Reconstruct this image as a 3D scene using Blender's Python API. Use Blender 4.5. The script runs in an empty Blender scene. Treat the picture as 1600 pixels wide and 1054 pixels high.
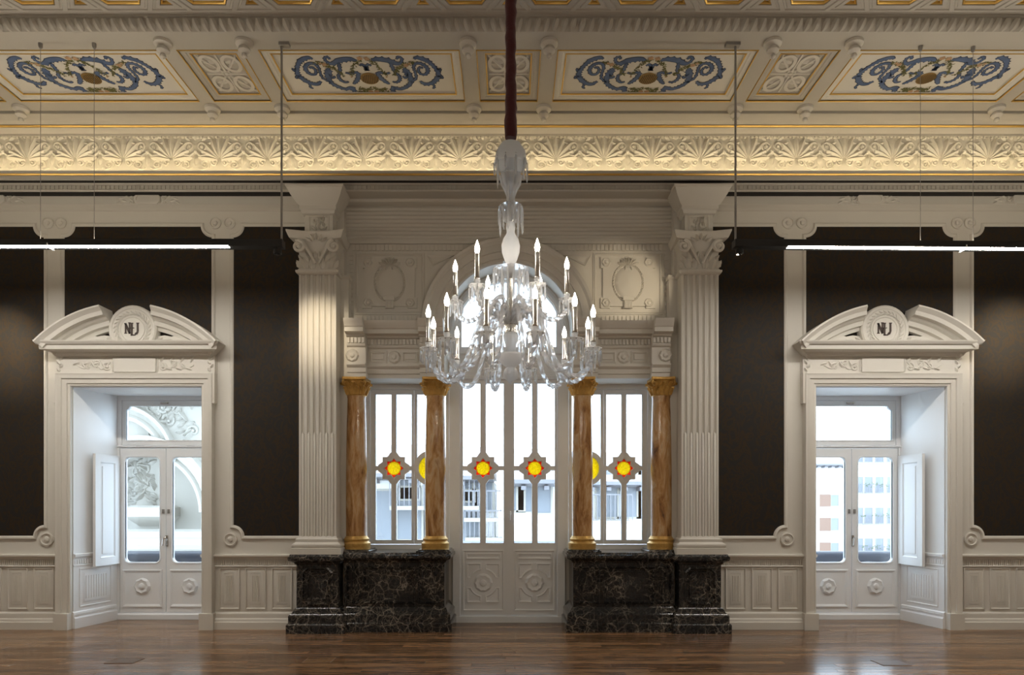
import bpy, bmesh, math, random
from math import sin, cos, pi, radians, sqrt, atan2
from mathutils import Vector, Matrix
from mathutils.geometry import tessellate_polygon
random.seed(7)
SC = bpy.context.scene
COL = SC.collection

# ------------------------------------------------------------------ camera, sky, exposure
EYE = 1.515          # eye height (m); the long window wall stands at Y = 0, the camera 8 m from it
cam_d = bpy.data.cameras.new('camera')
cam_d.sensor_width = 36.0
cam_d.lens = 1040 / 1600 * 36.0
cam_d.shift_x = 3 / 1600
cam_d.shift_y = 258 / 1600
cam_d.clip_end = 200
cam = bpy.data.objects.new('camera', cam_d)
cam.location = (0.015, -8.0, EYE)
cam.rotation_euler = (radians(90), 0, 0)
COL.objects.link(cam)
SC.camera = cam
w = bpy.data.worlds.new('overcast_sky')
SC.world = w
w.use_nodes = True
bg = w.node_tree.nodes['Background']
bg.inputs['Color'].default_value = (0.70, 0.85, 1.0, 1)
bg.inputs['Strength'].default_value = 4.2
SC.view_settings.view_transform = 'Standard'
SC.view_settings.look = 'None'
SC.view_settings.exposure = 0.72
SC.view_settings.gamma = 1.0
SC.view_settings.use_curve_mapping = False
SC.cycles.use_denoising = True
SC.cycles.max_bounces = 10
SC.cycles.transparent_max_bounces = 16
SC.cycles.caustics_reflective = False
SC.cycles.caustics_refractive = False
SC.cycles.sample_clamp_indirect = 6.0

# ------------------------------------------------------------------ materials
def lin(c):
    return tuple((v / 12.92 if v <= 0.04045 else ((v + 0.055) / 1.055) ** 2.4) for v in c)

def mat(name, col, rough=0.5, metal=0.0, bump=0.0, bscale=40.0, spec=0.5, var=0.0, vscale=3.0, **kw):
    m = bpy.data.materials.new(name)
    m.use_nodes = True
    nt = m.node_tree
    p = nt.nodes['Principled BSDF']
    p.inputs['Base Color'].default_value = (*col, 1)
    p.inputs['Roughness'].default_value = rough
    p.inputs['Metallic'].default_value = metal
    p.inputs['Specular IOR Level'].default_value = spec
    for k, v in kw.items():
        p.inputs[k].default_value = v
    if bump or var:
        tc = nt.nodes.new('ShaderNodeTexCoord')
        n = nt.nodes.new('ShaderNodeTexNoise')
        n.inputs['Scale'].default_value = bscale if bump else vscale
        n.inputs['Detail'].default_value = 4
        nt.links.new(tc.outputs['Object'], n.inputs['Vector'])
        if bump:
            b = nt.nodes.new('ShaderNodeBump')
            b.inputs['Strength'].default_value = bump
            b.inputs['Distance'].default_value = 0.01
            nt.links.new(n.outputs['Fac'], b.inputs['Height'])
            nt.links.new(b.outputs['Normal'], p.inputs['Normal'])
        if var:
            n2 = nt.nodes.new('ShaderNodeTexNoise')
            n2.inputs['Scale'].default_value = vscale
            n2.inputs['Detail'].default_value = 5
            nt.links.new(tc.outputs['Object'], n2.inputs['Vector'])
            mx = nt.nodes.new('ShaderNodeMixRGB')
            mx.inputs[1].default_value = (*[c * (1 - var) for c in col], 1)
            mx.inputs[2].default_value = (*[min(1, c * (1 + var)) for c in col], 1)
            nt.links.new(n2.outputs['Fac'], mx.inputs[0])
            nt.links.new(mx.outputs[0], p.inputs['Base Color'])
    return m

def ramp(nt, stops):
    r = nt.nodes.new('ShaderNodeValToRGB')
    e = r.color_ramp.elements
    e[0].position, e[0].color = stops[0][0], (*stops[0][1], 1)
    e[1].position, e[1].color = stops[-1][0], (*stops[-1][1], 1)
    for pos, c in stops[1:-1]:
        x = e.new(pos)
        x.color = (*c, 1)
    return r

M = {}
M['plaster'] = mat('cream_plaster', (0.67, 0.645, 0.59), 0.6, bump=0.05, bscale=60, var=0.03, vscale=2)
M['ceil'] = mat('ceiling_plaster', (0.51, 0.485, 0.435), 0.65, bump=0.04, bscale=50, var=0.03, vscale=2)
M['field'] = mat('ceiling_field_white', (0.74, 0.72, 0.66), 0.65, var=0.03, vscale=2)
M['frieze'] = mat('frieze_plaster', (0.72, 0.69, 0.61), 0.6, var=0.03)
M['white'] = mat('white_door_paint', (0.83, 0.845, 0.855), 0.4, var=0.02)
M['gold'] = mat('gilding', (0.72, 0.47, 0.13), 0.38, metal=0.85, var=0.15, vscale=12)
M['goldcap'] = mat('gilded_capital', (0.58, 0.35, 0.10), 0.40, metal=0.6, bump=0.5, bscale=60, var=0.25, vscale=25)
M['black'] = mat('black_metal', (0.012, 0.012, 0.013), 0.45)
M['dark'] = mat('painted_gap_shade', (0.02, 0.018, 0.016), 0.9)  # near-black colour standing in for shade under the cornice and dentil band
M['chrome'] = mat('nickel', (0.62, 0.60, 0.57), 0.22, metal=1.0)
M['steel'] = mat('grey_cable', (0.35, 0.34, 0.33), 0.4, metal=0.6)
M['velvet'] = mat('red_velvet', (0.075, 0.008, 0.012), 0.85, bump=0.4, bscale=30, **{'Sheen Weight': 0.3})
M['ink'] = mat('monogram_brown', (0.045, 0.025, 0.018), 0.6)
M['blue'] = mat('painted_blue', (0.095, 0.15, 0.29), 0.7, var=0.35, vscale=14)
M['navy'] = mat('painted_outline', (0.035, 0.045, 0.075), 0.7)
M['green'] = mat('painted_green', (0.13, 0.13, 0.045), 0.7, var=0.4, vscale=30)
M['rose'] = mat('painted_flower', (0.50, 0.33, 0.20), 0.7, var=0.3, vscale=40)
M['basket'] = mat('painted_basket', (0.30, 0.19, 0.06), 0.7, var=0.4, vscale=30)
M['basketdark'] = mat('painted_basket_weave', (0.05, 0.03, 0.012), 0.7)
M['stone'] = mat('pale_stone', (0.40, 0.38, 0.34), 0.8, bump=0.1, bscale=20, var=0.08)
M['render'] = mat('white_render', (0.80, 0.79, 0.77), 0.8, var=0.03)
M['roof'] = mat('roof_tile', (0.42, 0.36, 0.33), 0.8, var=0.15, vscale=5)
M['eave'] = mat('eave_timber', (0.22, 0.22, 0.24), 0.8)
M['shut'] = mat('brown_shutter', (0.24, 0.15, 0.11), 0.6)
M['wpane'] = mat('far_window_glass', (0.22, 0.24, 0.27), 0.1)
M['rail'] = mat('dark_balcony_rail', (0.035, 0.04, 0.06), 0.35)
M['plant'] = mat('balcony_plant', (0.10, 0.16, 0.06), 0.7)
M['street'] = mat('street_paving', (0.45, 0.44, 0.43), 0.8, var=0.1)

def emis(name, col, s):
    m = bpy.data.materials.new(name)
    m.use_nodes = True
    nt = m.node_tree
    nt.nodes.remove(nt.nodes['Principled BSDF'])
    e = nt.nodes.new('ShaderNodeEmission')
    e.inputs[0].default_value = (*col, 1)
    e.inputs[1].default_value = s
    nt.links.new(e.outputs[0], nt.nodes['Material Output'].inputs[0])
    return m
M['diffuser'] = emis('luminaire_diffuser', (1.0, 0.94, 0.85), 68.0)
M['uplight_fill'] = emis('added_uplight_fill', (1.0, 0.88, 0.70), 17.0)  # upward glow added to lift the upper wall and ceiling
M['bulb'] = emis('candle_bulb', (1.0, 0.88, 0.74), 45.0)
M['led'] = emis('cove_led', (1.0, 0.80, 0.50), 32.0)

def glassmat(name, tint, fac=0.08, rough=0.02, body=None):
    m = bpy.data.materials.new(name)
    m.use_nodes = True
    nt = m.node_tree
    nt.nodes.remove(nt.nodes['Principled BSDF'])
    t = nt.nodes.new('ShaderNodeBsdfTransparent')
    t.inputs[0].default_value = (*tint, 1)
    g = nt.nodes.new('ShaderNodeBsdfGlossy')
    g.inputs['Roughness'].default_value = rough
    mx = nt.nodes.new('ShaderNodeMixShader')
    mx.inputs[0].default_value = fac
    nt.links.new(t.outputs[0], mx.inputs[1])
    nt.links.new(g.outputs[0], mx.inputs[2])
    out = mx
    if body:
        tl = nt.nodes.new('ShaderNodeBsdfTranslucent')
        tc = nt.nodes.new('ShaderNodeTexCoord')
        v = nt.nodes.new('ShaderNodeTexVoronoi')
        v.inputs['Scale'].default_value = 60
        nt.links.new(tc.outputs['Object'], v.inputs['Vector'])
        r = ramp(nt, [(0.0, body), (0.7, tuple(min(1, c * 2.2) for c in body))])
        nt.links.new(v.outputs['Distance'], r.inputs[0])
        nt.links.new(r.outputs[0], tl.inputs[0])
        m2 = nt.nodes.new('ShaderNodeMixShader')
        m2.inputs[0].default_value = 0.45
        nt.links.new(mx.outputs[0], m2.inputs[1])
        nt.links.new(tl.outputs[0], m2.inputs[2])
        out = m2
    nt.links.new(out.outputs[0], nt.nodes['Material Output'].inputs[0])
    return m
M['pane'] = glassmat('clear_window_glass', (0.95, 0.97, 0.98))
M['yellow'] = glassmat('yellow_stained_glass', (0.38, 0.30, 0.016), 0.05, 0.1, (0.45, 0.36, 0.03))
M['red'] = glassmat('red_stained_glass', (0.40, 0.03, 0.012), 0.05, 0.1, (0.4, 0.05, 0.02))
def m_scatter(name, col, rough, trans, translu, clear):
    m = mat(name, col, rough, **{'Transmission Weight': trans, 'IOR': 1.5})
    nt = m.node_tree
    p = nt.nodes['Principled BSDF']
    tl = nt.nodes.new('ShaderNodeBsdfTranslucent')
    tl.inputs[0].default_value = (*col, 1)
    tp = nt.nodes.new('ShaderNodeBsdfTransparent')
    a = nt.nodes.new('ShaderNodeMixShader')
    a.inputs[0].default_value = translu
    b = nt.nodes.new('ShaderNodeMixShader')
    b.inputs[0].default_value = clear
    nt.links.new(p.outputs[0], a.inputs[1])
    nt.links.new(tl.outputs[0], a.inputs[2])
    nt.links.new(a.outputs[0], b.inputs[1])
    nt.links.new(tp.outputs[0], b.inputs[2])
    nt.links.new(b.outputs[0], nt.nodes['Material Output'].inputs[0])
    return m
M['frost'] = m_scatter('frosted_glass', (0.93, 0.95, 0.97), 0.4, 0.1, 0.45, 0.12)
M['crystal'] = m_scatter('cut_crystal', (0.95, 0.97, 1.0), 0.05, 0.75, 0.22, 0.15)
M['mirror'] = mat('bevelled_mirror', (0.75, 0.78, 0.80), 0.06, metal=1.0)

def m_wallpaper():
    m = mat('dark_damask_wallpaper', (0.03, 0.025, 0.02), 0.6, spec=0.3)
    nt = m.node_tree
    p = nt.nodes['Principled BSDF']
    tc = nt.nodes.new('ShaderNodeTexCoord')
    mp = nt.nodes.new('ShaderNodeMapping')
    mp.inputs['Scale'].default_value = (3.2, 1, 2.2)
    nt.links.new(tc.outputs['Object'], mp.inputs['Vector'])
    n = nt.nodes.new('ShaderNodeTexNoise')
    n.inputs['Scale'].default_value = 2.2
    n.inputs['Detail'].default_value = 2
    n.inputs['Distortion'].default_value = 2.5
    nt.links.new(mp.outputs[0], n.inputs['Vector'])
    n2 = nt.nodes.new('ShaderNodeTexNoise')
    n2.inputs['Scale'].default_value = 140
    nt.links.new(tc.outputs['Object'], n2.inputs['Vector'])
    r = ramp(nt, [(0.44, (0, 0, 0)), (0.50, (1, 1, 1)), (0.53, (1, 1, 1)), (0.60, (0, 0, 0))])
    nt.links.new(n.outputs['Fac'], r.inputs[0])
    ml = nt.nodes.new('ShaderNodeMath')
    ml.operation = 'MULTIPLY'
    nt.links.new(r.outputs[0], ml.inputs[0])
    nt.links.new(n2.outputs['Fac'], ml.inputs[1])
    mx = nt.nodes.new('ShaderNodeMixRGB')
    mx.inputs[1].default_value = (0.015, 0.0128, 0.011, 1)
    mx.inputs[2].default_value = (0.075, 0.046, 0.022, 1)
    nt.links.new(ml.outputs[0], mx.inputs[0])
    nt.links.new(mx.outputs[0], p.inputs['Base Color'])
    nt.links.new(ml.outputs[0], p.inputs['Metallic'])
    return m
M['paper'] = m_wallpaper()

def m_marble():
    m = mat('black_veined_marble', (0.02, 0.02, 0.02), 0.12)
    nt = m.node_tree
    p = nt.nodes['Principled BSDF']
    tc = nt.nodes.new('ShaderNodeTexCoord')
    n = nt.nodes.new('ShaderNodeTexNoise')
    n.inputs['Scale'].default_value = 4
    n.inputs['Detail'].default_value = 6
    nt.links.new(tc.outputs['Object'], n.inputs['Vector'])
    vm = nt.nodes.new('ShaderNodeMixRGB')
    vm.inputs[0].default_value = 0.22
    nt.links.new(tc.outputs['Object'], vm.inputs[1])
    nt.links.new(n.outputs['Color'], vm.inputs[2])
    outs = []
    for sc, a, b in ((10, 0.0, 0.035), (26, 0.0, 0.04)):
        v = nt.nodes.new('ShaderNodeTexVoronoi')
        v.feature = 'DISTANCE_TO_EDGE'
        v.inputs['Scale'].default_value = sc
        nt.links.new(vm.outputs[0], v.inputs['Vector'])
        r = ramp(nt, [(a, (1, 1, 1)), (b, (0.12, 0.12, 0.12)), (b * 3, (0, 0, 0))])
        nt.links.new(v.outputs['Distance'], r.inputs[0])
        outs.append(r)
    n3 = nt.nodes.new('ShaderNodeTexNoise')
    n3.inputs['Scale'].default_value = 3.5
    n3.inputs['Detail'].default_value = 3
    nt.links.new(tc.outputs['Object'], n3.inputs['Vector'])
    r3 = ramp(nt, [(0.36, (0.10, 0.10, 0.10)), (0.62, (1, 1, 1))])
    nt.links.new(n3.outputs['Fac'], r3.inputs[0])
    ad = nt.nodes.new('ShaderNodeMixRGB')
    ad.blend_type = 'ADD'
    ad.inputs[0].default_value = 0.7
    nt.links.new(outs[0].outputs[0], ad.inputs[1])
    nt.links.new(outs[1].outputs[0], ad.inputs[2])
    mu = nt.nodes.new('ShaderNodeMixRGB')
    mu.blend_type = 'MULTIPLY'
    mu.inputs[0].default_value = 1
    nt.links.new(ad.outputs[0], mu.inputs[1])
    nt.links.new(r3.outputs[0], mu.inputs[2])
    mx = nt.nodes.new('ShaderNodeMixRGB')
    mx.inputs[1].default_value = (0.010, 0.011, 0.013, 1)
    mx.inputs[2].default_value = (0.27, 0.235, 0.19, 1)
    nt.links.new(mu.outputs[0], mx.inputs[0])
    nt.links.new(mx.outputs[0], p.inputs['Base Color'])
    return m
M['marble'] = m_marble()

def m_column():
    m = mat('orange_veined_marble', (0.4, 0.2, 0.08), 0.16)
    nt = m.node_tree
    p = nt.nodes['Principled BSDF']
    tc = nt.nodes.new('ShaderNodeTexCoord')
    mp = nt.nodes.new('ShaderNodeMapping')
    mp.inputs['Rotation'].default_value = (0, radians(32), 0)
    mp.inputs['Scale'].default_value = (7, 5, 1.6)
    nt.links.new(tc.outputs['Object'], mp.inputs['Vector'])
    n = nt.nodes.new('ShaderNodeTexNoise')
    n.inputs['Scale'].default_value = 1.6
    n.inputs['Detail'].default_value = 8
    n.inputs['Roughness'].default_value = 0.65
    n.inputs['Distortion'].default_value = 0.6
    nt.links.new(mp.outputs[0], n.inputs['Vector'])
    r = ramp(nt, [(0.30, (0.10, 0.045, 0.02)), (0.42, (0.34, 0.16, 0.05)), (0.52, (0.50, 0.28, 0.11)),
                  (0.60, (0.58, 0.40, 0.22)), (0.72, (0.36, 0.19, 0.08))])
    nt.links.new(n.outputs['Fac'], r.inputs[0])
    nt.links.new(r.outputs[0], p.inputs['Base Color'])
    return m
M['column'] = m_column()

def m_wood():
    m = mat('oiled_oak', (0.2, 0.1, 0.05), 0.3)
    nt = m.node_tree
    p = nt.nodes['Principled BSDF']
    tc = nt.nodes.new('ShaderNodeTexCoord')
    oi = nt.nodes.new('ShaderNodeObjectInfo')
    mp = nt.nodes.new('ShaderNodeMapping')
    mp.inputs['Scale'].default_value = (1.2, 14, 14)
    nt.links.new(tc.outputs['Object'], mp.inputs['Vector'])
    ofs = nt.nodes.new('ShaderNodeVectorMath')
    ofs.operation = 'ADD'
    sc = nt.nodes.new('ShaderNodeVectorMath')
    sc.operation = 'SCALE'
    sc.inputs['Scale'].default_value = 60
    cx = nt.nodes.new('ShaderNodeCombineXYZ')
    nt.links.new(oi.outputs['Random'], cx.inputs[0])
    nt.links.new(oi.outputs['Random'], cx.inputs[1])
    nt.links.new(cx.outputs[0], sc.inputs[0])
    nt.links.new(mp.outputs[0], ofs.inputs[0])
    nt.links.new(sc.outputs[0], ofs.inputs[1])
    n = nt.nodes.new('ShaderNodeTexNoise')
    n.inputs['Scale'].default_value = 2.5
    n.inputs['Detail'].default_value = 8
    n.inputs['Roughness'].default_value = 0.62
    n.inputs['Distortion'].default_value = 0.8
    nt.links.new(ofs.outputs[0], n.inputs['Vector'])
    ad = nt.nodes.new('ShaderNodeMath')
    ad.operation = 'MULTIPLY_ADD'
    ad.inputs[1].default_value = 0.24
    nt.links.new(oi.outputs['Random'], ad.inputs[0])
    nt.links.new(n.outputs['Fac'], ad.inputs[2])
    r = ramp(nt, [(0.40, (0.035, 0.016, 0.007)), (0.55, (0.12, 0.057, 0.023)), (0.62, (0.20, 0.103, 0.045)), (0.80, (0.29, 0.16, 0.075))])
    nt.links.new(ad.outputs[0], r.inputs[0])
    nt.links.new(r.outputs[0], p.inputs['Base Color'])
    rr = nt.nodes.new('ShaderNodeMapRange')
    rr.inputs[3].default_value = 0.12
    rr.inputs[4].default_value = 0.27
    nt.links.new(n.outputs['Fac'], rr.inputs[0])
    nt.links.new(rr.outputs[0], p.inputs['Roughness'])
    return m
M['wood'] = m_wood()
M['hatch'] = mat('hatch_wood', (0.13, 0.075, 0.04), 0.5, var=0.2, vscale=8)

# ------------------------------------------------------------------ geometry helpers
WM = {}   # world matrix of every object, kept by hand (no depsgraph update needed)
class G:
    def __init__(s, T=None):
        s.v, s.f, s.T = [], [], T
    def add(s, vs, fs):
        b = len(s.v)
        s.v += [tuple(p) for p in vs]
        s.f += [tuple(i + b for i in f) for f in fs]
        return s
    def box(s, x0, x1, y0, y1, z0, z1):
        vs = [(x, y, z) for x in (x0, x1) for y in (y0, y1) for z in (z0, z1)]
        return s.add(vs, [(0, 1, 3, 2), (4, 6, 7, 5), (0, 4, 5, 1), (2, 3, 7, 6), (0, 2, 6, 4), (1, 5, 7, 3)])
    def prism(s, outer, y0, y1, holes=()):
        """polygon in (x,z), extruded from y0 to y1, with holes"""
        loops = [list(outer)] + [list(h) for h in holes]
        flat = [p for l in loops for p in l]
        tris = tessellate_polygon([[Vector((p[0], p[1], 0)) for p in l] for l in loops])
        n = len(flat)
        vs = [(p[0], y0, p[1]) for p in flat] + [(p[0], y1, p[1]) for p in flat]
        fs = [tuple(t) for t in tris] + [tuple(i + n for i in reversed(t)) for t in tris]
        b = 0
        for l in loops:
            m = len(l)
            for i in range(m):
                j = (i + 1) % m
                fs.append((b + i, b + j, n + b + j, n + b + i))
            b += m
        return s.add(vs, fs)
    def sweepx(s, prof, x0, x1, mx0=0.0, mx1=0.0):
        """closed profile [(y,z)] swept along x; mx* = mitre return: x shifts by m*(-y)"""
        n = len(prof)
        vs = [(x0 - mx0 * (-y), y, z) for y, z in prof] + [(x1 + mx1 * (-y), y, z) for y, z in prof]
        fs = [(i, (i + 1) % n, n + (i + 1) % n, n + i) for i in range(n)]
        t = tessellate_polygon([[Vector((y, z, 0)) for y, z in prof]])
        fs += [tuple(q) for q in t] + [tuple(i + n for i in reversed(q)) for q in t]
        return s.add(vs, fs)
    def mould(s, path, prof, closed=True):
        """profile [(offset, y)] carried along a path in (x,z) with mitred corners"""
        P = [Vector(p) for p in path]
        n = len(P)
        vs = []
        for i in range(n):
            a = P[i] - P[i - 1] if (closed or i > 0) else P[i + 1] - P[i]
            b = P[(i + 1) % n] - P[i] if (closed or i < n - 1) else a
            a = a.normalized(); b = b.normalized()
            na, nb = Vector((a.y, -a.x)), Vector((b.y, -b.x))
            k = max(0.35, 1 + na.dot(nb))
            mt = (na + nb) / k
            for o, y in prof:
                vs.append((P[i].x + mt.x * o, y, P[i].y + mt.y * o))
        m = len(prof)
        fs = []
        for i in range(n if closed else n - 1):
            j = (i + 1) % n
            for k in range(m - 1):
                fs.append((i * m + k, i * m + k + 1, j * m + k + 1, j * m + k))
        if not closed:
            fs.append(tuple(range(m)))
            fs.append(tuple((n - 1) * m + k for k in reversed(range(m))))
        return s.add(vs, fs)
    def lathe(s, prof, c=(0, 0, 0), n=16, axis='z', mod=None, sx=1.0, half=False):
        """profile [(r,h)] turned about an axis through c; axis 'y' puts h along -y"""
        vs, fs = [], []
        for k, (r, h) in enumerate(prof):
            for i in range(n):
                a = 2 * pi * i / n
                q = r * (mod(a, k) if mod else 1)
                if axis == 'z':
                    vs.append((c[0] + q * cos(a) * sx, c[1] + q * sin(a), c[2] + h))
                else:
                    vs.append((c[0] + q * cos(a) * sx, c[1] - h, c[2] + q * sin(a)))
        m = len(prof)
        for k in range(m - 1):
            for i in range(n):
                j = (i + 1) % n
                fs.append((k * n + i, k * n + j, (k + 1) * n + j, (k + 1) * n + i))
        if prof[0][0] > 1e-5: fs.append(tuple(reversed(range(n))))
        if prof[-1][0] > 1e-5: fs.append(tuple((m - 1) * n + i for i in range(n)))
        return s.add(vs, fs)
    def tube(s, pts, rad, n=6, flat=1.0, twist=0.0, lobes=0):
        P = [Vector(p) for p in pts]
        R = rad if isinstance(rad, (list, tuple)) else [rad] * len(P)
        vs, fs = [], []
        up = Vector((0, 1, 0))
        d0 = (P[1] - P[0]).normalized()
        if abs(d0.dot(up)) > 0.9: up = Vector((1, 0, 0))
        u = (up - d0 * up.dot(d0)).normalized()
        for i, p in enumerate(P):
            d = (P[min(i + 1, len(P) - 1)] - P[max(i - 1, 0)]).normalized()
            u = (u - d * u.dot(d)).normalized()
            w_ = d.cross(u)
            for k in range(n):
                a = 2 * pi * k / n + twist * i
                q = R[i] * (1 + (0.22 * cos(lobes * 2 * pi * k / n) if lobes else 0))
                vs.append(p + u * (q * cos(a) * flat) + w_ * (q * sin(a)))
        for i in range(len(P) - 1):
            for k in range(n):
                l = (k + 1) % n
                fs.append((i * n + k, i * n + l, (i + 1) * n + l, (i + 1) * n + k))
        fs.append(tuple(reversed(range(n))))
        fs.append(tuple((len(P) - 1) * n + k for k in range(n)))
        return s.add(vs, fs)
    def spiral(s, cx, cz, r0, turns, a0, dr=1, y=0.0, rad=0.02, n=22, inner=0.18, flat=1.0):
        pts = []
        for i in range(n + 1):
            t = i / n
            r = r0 * (1 - (1 - inner) * t)
            a = a0 + dr * turns * 2 * pi * t
            pts.append((cx + r * cos(a), y, cz + r * sin(a)))
        s.tube(pts, [rad * (1 - 0.5 * i / n) for i in range(n + 1)], 6, flat)
        return s.lathe([(rad * 1.1, 0), (rad * 0.9, rad * 0.8), (0, rad * 1.2)], (cx, y, cz), 8, 'y')
    def leaf(s, x, z, ang, ln, wd, h, y=0.0, k=5):
        """raised leaf lying on the wall plane, ridge along its length"""
        vs, fs = [], []
        ca, sa = cos(ang), sin(ang)
        for i in range(k + 1):
            t = i / k
            ww = wd * sin(pi * min(1, t * 0.9 + 0.1)) ** 0.8 * (0.82 if i % 2 else 1.0) * 0.5
            for q, hh in ((-ww, 0), (0, h * (0.4 + 0.6 * sin(pi * t))), (ww, 0)):
                lx = t * ln
                vs.append((x + lx * ca - q * sa, y - hh, z + lx * sa + q * ca))
        for i in range(k):
            for c in range(2):
                fs.append((i * 3 + c, i * 3 + c + 1, (i + 1) * 3 + c + 1, (i + 1) * 3 + c))
        return s.add(vs, fs)
    def rosette(s, x, z, r, y=0.0, h=0.02, petals=8, n=32):
        def mod(a, k):
            return 1 - 0.14 * abs(sin(a * petals / 2)) if k in (1, 2) else 1
        s.lathe([(r, 0), (r, h * 0.6), (r * 0.86, h), (r * 0.45, h * 0.45), (r * 0.36, h * 0.5), (r * 0.30, h * 1.1), (0, h * 1.35)], (x, y, z), n, 'y', mod)
        return s
    def disc(s, x, z, r, y=0.0, h=0.015, n=28):
        """round boss with rings"""
        return s.lathe([(r, 0), (r, h), (r * 0.82, h * 1.25), (r * 0.74, h * 0.5), (r * 0.42, h * 0.4), (r * 0.34, h * 1.3), (0, h * 1.7)], (x, y, z), n, 'y')

def obj(name, g, m, parent=None, sm=38, kind=None, label=None):
    T = g.T
    vs = [T(*p) for p in g.v] if T else g.v
    me = bpy.data.meshes.new(name)
    me.from_pydata(vs, [], g.f)
    bm = bmesh.new()
    bm.from_mesh(me)
    bmesh.ops.recalc_face_normals(bm, faces=bm.faces)
    bm.to_mesh(me)
    bm.free()
    if sm:
        me.shade_smooth()
        me.set_sharp_from_angle(angle=radians(sm))
    me.materials.append(M[m])
    return link(name, me, parent, kind, label)

def link(name, me, parent=None, kind=None, label=None, mw=None):
    o = bpy.data.objects.new(name, me)
    COL.objects.link(o)
    mw = mw or Matrix()
    if parent is not None:
        o.parent = parent
        o.matrix_local = WM[parent.name].inverted() @ mw
    else:
        o.matrix_world = mw
    WM[o.name] = mw
    if kind: o['kind'] = kind
    if label: o['label'] = label
    return o

def tag(o, label, cat=None, group=None, kind=None):
    o['label'] = label
    if cat: o['category'] = cat
    if group: o['group'] = group
    if kind: o['kind'] = kind
    return o

def empty(name, loc=(0, 0, 0), rz=0.0, **kw):
    o = bpy.data.objects.new(name, None)
    COL.objects.link(o)
    mw = Matrix.Translation(loc) @ Matrix.Rotation(rz, 4, 'Z')
    o.matrix_world = mw
    WM[o.name] = mw
    o.empty_display_size = 0.1
    if kw: tag(o, **kw)
    return o

def arc(cx, cz, r, a0, a1, n=10):
    return [(cx + r * cos(radians(a0 + (a1 - a0) * i / n)), cz + r * sin(radians(a0 + (a1 - a0) * i / n))) for i in range(n + 1)]
def rect(x0, x1, z0, z1):
    return [(x0, z0), (x1, z0), (x1, z1), (x0, z1)]
def rrect(x0, x1, z0, z1, r, n=6):
    return arc(x0 + r, z0 + r, r, 180, 270, n) + arc(x1 - r, z0 + r, r, 270, 360, n) + arc(x1 - r, z1 - r, r, 0, 90, n) + arc(x0 + r, z1 - r, r, 90, 180, n)
def notched(x0, x1, z0, z1, r, bl=0, br=0, tr=0, tl=0, n=8):
    """rectangle with concave quarter-round corners where the flag is set"""
    p = []
    p += arc(x0, z0, r, 90, 0, n) if bl else [(x0, z0)]
    p += arc(x1, z0, r, 180, 90, n) if br else [(x1, z0)]
    p += arc(x1, z1, r, 270, 180, n) if tr else [(x1, z1)]
    p += arc(x0, z1, r, 0, -90, n) if tl else [(x0, z1)]
    return p
def octo(x0, x1, z0, z1, c):
    return [(x0 + c, z0), (x1 - c, z0), (x1, z0 + c), (x1, z1 - c), (x1 - c, z1), (x0 + c, z1), (x0, z1 - c), (x0, z0 + c)]
def ell(cx, cz, rx, rz, n=40):
    return [(cx + rx * cos(2 * pi * i / n), cz + rz * sin(2 * pi * i / n)) for i in range(n)]
FR = [(-0.022, 0.0), (-0.022, -0.016), (-0.010, -0.024), (0.004, -0.014), (0.014, -0.012), (0.018, 0.0)]   # small panel moulding
def frame(k):   # scaled panel moulding
    return [(a * k, b * k) for a, b in FR]

# ------------------------------------------------------------------ the room shell
NX, NHF, NHB, ND, NTOP = 4.465, 0.785, 0.64, 0.667, 2.908     # side niches: centre, half widths front/back, depth, height
BAY = 1.98                                                     # half width of the central bay
ROOMX, BACKY = 7.7, -12.5
ZTOP = 5.26

floor = obj('floor', G().box(-ROOMX, ROOMX, BACKY, 0.9, -0.12, -0.02), 'wood', kind='structure', label='brown oak plank floor of the salon')
# planks: boards laid along the wall, single ones where the photograph looks
PW = 0.105
meshes = {}
def plank_mesh(L):
    if L not in meshes:
        g = G()
        b = 0.0015
        L2, W2 = L / 2 - 0.0006, PW / 2 - 0.0008
        vs = [(-L2, -W2, -0.02), (L2, -W2, -0.02), (L2, W2, -0.02), (-L2, W2, -0.02), (-L2, -W2, -b), (L2, -W2, -b), (L2, W2, -b), (-L2, W2, -b),
              (-L2 + b, -W2 + b, 0), (L2 - b, -W2 + b, 0), (L2 - b, W2 - b, 0), (-L2 + b, W2 - b, 0)]
        fs = [(0, 1, 5, 4), (1, 2, 6, 5), (2, 3, 7, 6), (3, 0, 4, 7), (4, 5, 9, 8), (5, 6, 10, 9), (6, 7, 11, 10), (7, 4, 8, 11), (8, 9, 10, 11)]
        me = bpy.data.meshes.new('plank')
        me.from_pydata(vs, [], fs)
        me.materials.append(M['wood'])
        meshes[L] = me
    return meshes[L]
rest = G()
row = 0
y = 0.84
while y > BACKY + 0.1:
    near = y > -2.55
    x = -ROOMX - random.random() * 1.5
    while x < ROOMX:
        L = random.choice((1.3, 1.7, 2.1, 2.6))
        a, b_ = max(x, -ROOMX), min(x + L, ROOMX)
        cx = x + L / 2
        if y > 0.0:      # niches and door recess only
            ok = (abs(abs(cx) - NX) < .8 + L / 2 or abs(cx) < .8 + L / 2)
        else:
            ok = True
        if ok:
            if near and abs(cx) < 7.0 and a == x and b_ == x + L:
                link('plank', plank_mesh(L), floor, mw=Matrix.Translation((cx, y, 0)))
            elif b_ - a > 0.05:
                rest.box(a, b_ - 0.001, y - PW / 2 + 0.0008, y + PW / 2 - 0.0008, -0.02, 0)
        x += L
    y -= PW
    row += 1
obj('planks_beyond', rest, 'wood', floor, sm=0, kind='stuff')

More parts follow.
